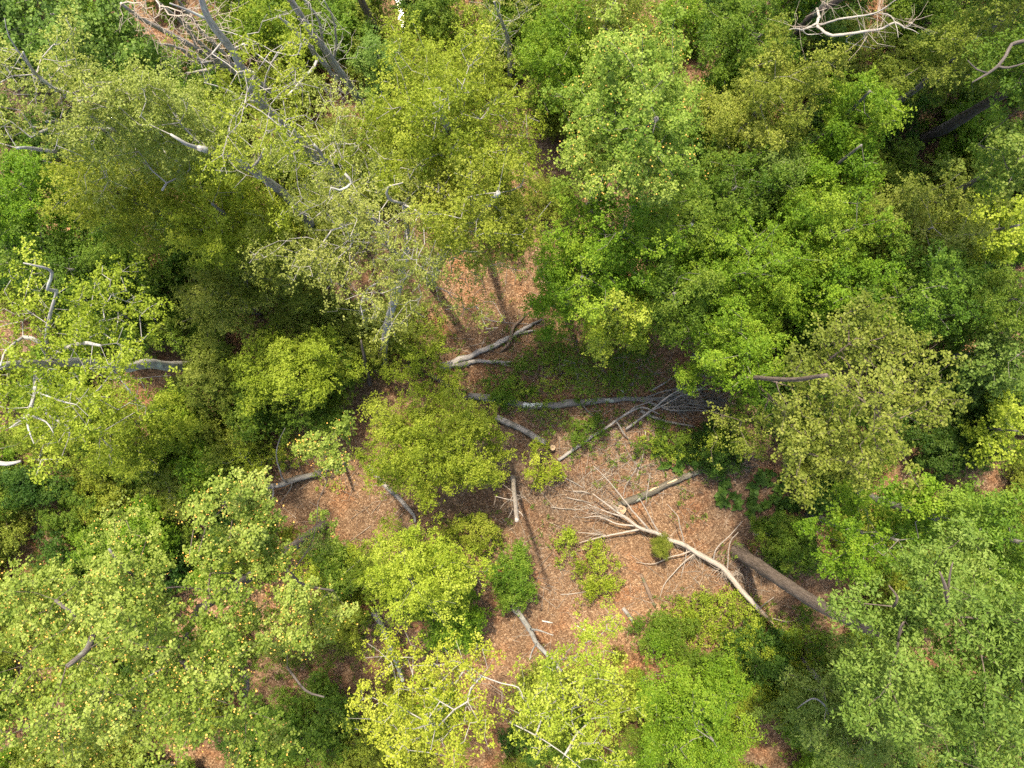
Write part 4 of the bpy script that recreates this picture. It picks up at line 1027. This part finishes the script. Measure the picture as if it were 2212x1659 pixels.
S('thin bush on rusty ground under the tulip tree', 640, 1390, 90, 80, 2.2, 1.8, 'shrub', 'olive', .5, 87)
# --- left
BL = (445, 792)
T('oak_tree', 'crooked grey barked oak reaching in from the left edge with bare pale limbs', 130, 800, 205, 230, 16.6, 5, 'young', 'yellow', .50, 88, base=BL, bark='pale', bare=.05, scale=1.25,
  trunk=stem_path(BL, [(397, 791), (360, 790), (317, 785), (283, 793), (260, 791), (217, 786), (167, 783), (110, 785), (50, 786), (0, 791), (-40, 795)], .25, .10),
  limbs=[[(110, 776, 12, .09), (140, 753, 13, .085), (183, 741, 14, .08), (217, 746, 14.6, .05)], [(107, 776, 12, .08), (100, 730, 13, .075), (107, 686, 14, .07), (117, 650, 14.5, .065), (122, 628, 15, .06), (103, 625, 15.4, .055), (112, 590, 16, .05), (93, 578, 16.4, .045), (50, 568, 16.8, .02)],
         [(107, 785, 12, .08), (80, 806, 13, .075), (75, 846, 14, .07), (67, 880, 15, .06), (57, 900, 15.4, .04), (20, 925, 16, .02)], [(105, 790, 12, .07), (107, 846, 12.6, .06), (100, 893, 13.2, .05), (147, 923, 13.8, .04), (147, 950, 14.2, .02)],
         [(75, 846, 14, .04), (133, 866, 14.6, .035), (165, 874, 15, .015)], [(50, 728, 13, .09), (83, 738, 13, .085), (103, 770, 12.2, .09)], [(245, 796, 8, .05), (250, 806, 8.5, .045), (287, 853, 9.5, .035), (312, 878, 10, .015)],
         [(57, 900, 15.4, .04), (62, 930, 15.6, .03), (73, 958, 15.8, .015)], [(60, 895, 15.3, .04), (100, 912, 15.6, .03), (115, 935, 15.8, .015)], [(262, 791, 7.5, .12), (262, 775, 8.5, .10)], [(50, 728, 13, .06), (15, 755, 14, .05), (0, 790, 15, .03)],
         [(-30, 1000, 13, .10), (15, 1002, 13, .09), (45, 996, 13, .05)], [(245, 800, 8, .04), (210, 845, 9.6, .035), (165, 862, 10.4, .015)]])
T('young_tree', 'yellow green tree under the crooked oak at the left', 230, 930, 150, 90, 10, 5, 'shrub', 'yellow', .75, 89)
T('young_tree', 'mid green low tree behind the crooked oak limbs', 260, 690, 110, 75, 8, 4, 'shrub', 'green', .7, 90)
S('dense olive bush above the end of the crooked oak trunk', 455, 812, 62, 85, 5.0, 3.4, 'fine', 'olive', .95, 91, scale=.85)
S('olive sapling clump left of the yellow green bush', 480, 650, 110, 80, 8, 4.5, 'young', 'olive', .72, 92, bark='silver')
S('yellow green rounded bush left of the clearing', 625, 795, 125, 105, 6.5, 4.0, 'shrub', 'yellow', .85, 93)
S('large yellow green bush at the left border of the clearing', 935, 965, 145, 130, 7.5, 4.5, 'shrub', 'yellow', .88, 94)
S('green bush between the yellow green bushes under the tulip spur', 690, 905, 55, 40, 4.0, 3.0, 'shrub', 'green', .7, 95)
S('thin yellow bush with white bare twigs on rusty ground at the left', 500, 1000, 80, 55, 3.6, 2.4, 'young', 'yellow', .55, 96, bark='pale', bare=.2)
S('shaded bush under the crooked oak beside the rusty patch', 380, 920, 70, 70, 3.6, 2.6, 'shrub', 'yellow', .7, 97)
S('dark bush in the lower left gap under the crooked oak', 60, 1050, 90, 50, 3.4, 2.4, 'fine', 'deep', .8, 98)
S('low green bush left of the leaning grey trunk', 390, 1060, 90, 60, 3.6, 2.6, 'young', 'olive', .7, 99, bark='pale', bare=.15)
S('olive bush under the thin pale tree near the leaning dark pole', 690, 690, 100, 60, 3.6, 2.6, 'young', 'olive', .7, 100)
S('small yellow bush beside the grey log in the clearing', 1170, 1000, 40, 52, 2.2, 1.8, 'shrub', 'yellow', .62, 101)
S('thin grey twigged bush in the upper clearing', 1285, 785, 125, 80, 2.8, 2.2, 'young', 'green', .42, 102, bark='silver', bare=.45, r0=.009)
S('grey scrubby thicket of bare twigs between the light green tree and the long log', 1400, 790, 80, 60, 2.6, 2.2, 'young', 'green', .40, 110, bark='silver', bare=.6, r0=.009)
S('low wiry scrub with few leaves below the middle of the long log', 1200, 900, 70, 36, 1.4, 1.2, 'young', 'green', .38, 111, bark='silver', bare=.5, r0=.007)
S('small green bush at the right of the forked log', 1170, 760, 50, 40, 1.4, 1.1, 'young', 'green', .5, 103)
S('small green bush above the long log', 1100, 840, 60, 34, 1.3, 1.0, 'shrub', 'green', .55, 104)
S('small green bush below the right half of the long log', 1270, 935, 45, 32, 1.4, 1.1, 'shrub', 'green', .6, 105)
S('thin green bush beneath the brush pile', 1440, 955, 60, 34, 1.5, 1.2, 'young', 'green', .5, 106)
S('green bush hugging the left end of the long log', 900, 790, 80, 55, 2.6, 2.0, 'shrub', 'yellow', .55, 107)
S('green bush at the lower left border of the pale tree', 870, 700, 70, 50, 3.0, 2.2, 'young', 'olive', .5, 108)
# cedar sapling beside the fallen trunk
LEAF['needle'] = (.05, .016, 10, 8, .12, .8, .8)
S('small grey green cedar sapling standing against the pale fallen tree', 1428, 1180, 20, 22, 1.7, 1.4, 'needle', 'olive', 1.3, 109, stems=2)

# ------------------------------------------------------------------ understory saplings: a few kinds, copied
def sapling_kind(col, kind, seed, h=3.2, r=1.45):
    k = plant('understory_sapling', 'x', 'sapling', 1106, 829.5, r * FP / (H - h * .55), r * FP / (H - h * .55), h, h * .85, kind, col, .8, seed, stems=4, bark='brown', r0=.0045)
    return k
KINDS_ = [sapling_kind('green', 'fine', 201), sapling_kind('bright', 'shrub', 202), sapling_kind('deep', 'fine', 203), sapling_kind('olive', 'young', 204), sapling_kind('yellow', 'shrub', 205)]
def copy_thing(src, loc, rz, sc, label, group):
    r = src.copy(); COL.objects.link(r); r.location = tuple(loc); r.rotation_euler = (0, 0, rz); r.scale = (sc, sc, sc)
    tag(r, label, 'sapling', group)
    for ch in src.children:
        c = ch.copy(); COL.objects.link(c); c.parent = r
    return r
g = np.random.default_rng(99)
OPEN = [(1300, 1080, 260, 230), (1210, 830, 300, 150), (1090, 650, 110, 160), (1500, 1200, 190, 130), (1420, 1300, 260, 130), (770, 1075, 200, 105), (640, 1015, 155, 110), (1180, 1300, 190, 150), (1000, 1150, 200, 60), (980, 120, 110, 60),
        (1850, 140, 90, 70), (862, 30, 22, 90), (1700, 1290, 120, 130), (620, 1400, 130, 150), (870, 1390, 140, 80), (1700, 1060, 120, 60), (350, 790, 130, 60), (2090, 255, 130, 75), (1640, 1065, 130, 75), (2010, 990, 100, 90), (400, 80, 130, 80), (1500, 880, 140, 80)]
SECT = [('at the upper left', 0, 740, -300, 560), ('along the top left of the tulip tree', 740, 1480, -300, 480), ('in the upper right', 1480, 2300, -300, 480),
        ('at the left under the crooked oak', -300, 780, 560, 1080), ('in the right centre', 1400, 2600, 480, 900), ('around the huge oak', 1500, 2600, 900, 1900), ('under the lower left tulip tree', -300, 760, 1080, 1900), ('along the bottom under the lime trees', 760, 1500, 1150, 1900)]
taken = []; placed = 0
for _ in range(4000):
    if placed >= 262: break
    u = g.uniform(-60, 2270); v = g.uniform(-60, 1720)
    if any(((u - a) / c) ** 2 + ((v - b) / d) ** 2 < 1 for a, b, c, d in OPEN): continue
    if any((u - a) ** 2 + (v - b) ** 2 < 55 ** 2 for a, b in taken): continue
    sec = next((q for q in SECT if q[1] <= u < q[2] and q[3] <= v < q[4]), None)
    if sec is None: continue
    right = u > 1400 and v < 1000
    ki = int(g.choice(5, p=[.35, .2, .35, .1, 0.] if (right or v < 700 and u < 500) else [.25, .15, .15, .25, .2]))  # dark kinds favoured where gaps are shaded: shade put into leaf colour
    p = P(u, v, 0); p[2] = float(gz(p[0], p[1])) - .02
    lab = 'low %s sapling in the understory %s' % (('green', 'bright green', 'dark green', 'olive', 'yellow green')[ki], sec[0])
    if placed < 5 and False: pass
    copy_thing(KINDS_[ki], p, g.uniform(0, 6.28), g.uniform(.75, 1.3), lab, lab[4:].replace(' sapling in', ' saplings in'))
    taken.append((u, v)); placed += 1
for kd in KINDS_:
    for ch in list(kd.children): bpy.data.objects.remove(ch)
    bpy.data.objects.remove(kd)

# ------------------------------------------------------------------ broad leaved plants on the shaded wet floor
def big_leaf():
    k = np.linspace(0, 1, 7); w = np.sin(np.pi * k ** .8) * .5 * (1 - .15 * k); w[0] = .02; w[-1] = .01
    y = k; z = .55 * k - .62 * k ** 2.2
    V = np.concatenate([np.stack([y, -w * .62, z + .10 * w], 1), np.stack([y, 0 * y, z], 1), np.stack([y, w * .62, z + .10 * w], 1)])
    n = 7; F = []
    for i in range(n - 1):
        F += [[i, i + 1, n + i + 1, n + i], [n + i, n + i + 1, 2 * n + i + 1, 2 * n + i]]
    return V, np.array(F)
bl = leaf_mat('broad_leaf', (.036, .078, .011), (.062, .118, .016), (.100, .165, .028), trans=.3, rough=.55, spec=.15)
V, F = big_leaf()
me_src = mesh('leaf', V, F, bl, smooth=True, attr={'tint': np.full(len(F), .5)})
leaf_me = me_src.data; bpy.data.objects.remove(me_src)
leaf_mes = [leaf_me]
for tval in (.25, .75):
    m2 = leaf_me.copy(); m2.attributes['tint'].data.foreach_set('value', np.full(len(F), tval, dtype=np.float32)); leaf_mes.append(m2)
g = np.random.default_rng(77)
def broad_plant(u, v, size, label, group):
    c = P(u, v, 0); c[2] = float(gz(c[0], c[1]))
    root = empty('broadleaf_plant', c, label, 'plant', group)
    nlv = int(g.integers(6, 9)); a0 = g.uniform(0, 6.28)
    for i in range(nlv):
        o = bpy.data.objects.new('leaf', leaf_mes[int(g.integers(0, 3))]); link(o, root)
        s = size * g.uniform(.7, 1.15)
        o.scale = (s, s, s * .9); o.location = (0, 0, .03 + .02 * i)
        o.rotation_euler = (g.normal(0, .12), -.35 + g.normal(0, .2), a0 + i * 6.283 / nlv + g.normal(0, .2))
for (cu, cv, ru_, rv_, n, lab, grp) in [
    (1460, 985, 50, 26, 13, 'dark green broadleaf plant above the torn end of the mossy log', 'broadleaf plants above the mossy log'),
    (1640, 1065, 95, 45, 44, 'dark green broadleaf plant under the pale olive tree right of the mossy log', 'broadleaf plants right of the mossy log'),
    (2010, 990, 70, 60, 22, 'dark broadleaf plant in the shaded wet gap at the right', 'broadleaf plants in the right gap')]:
    for i in range(n):
        q = math.sqrt(g.uniform()); a = g.uniform(0, 6.28)
        broad_plant(cu + ru_ * q * math.cos(a), cv + rv_ * q * math.sin(a), g.uniform(.30, .46), lab, grp)
print("LEAVES", TOTAL_LEAVES)
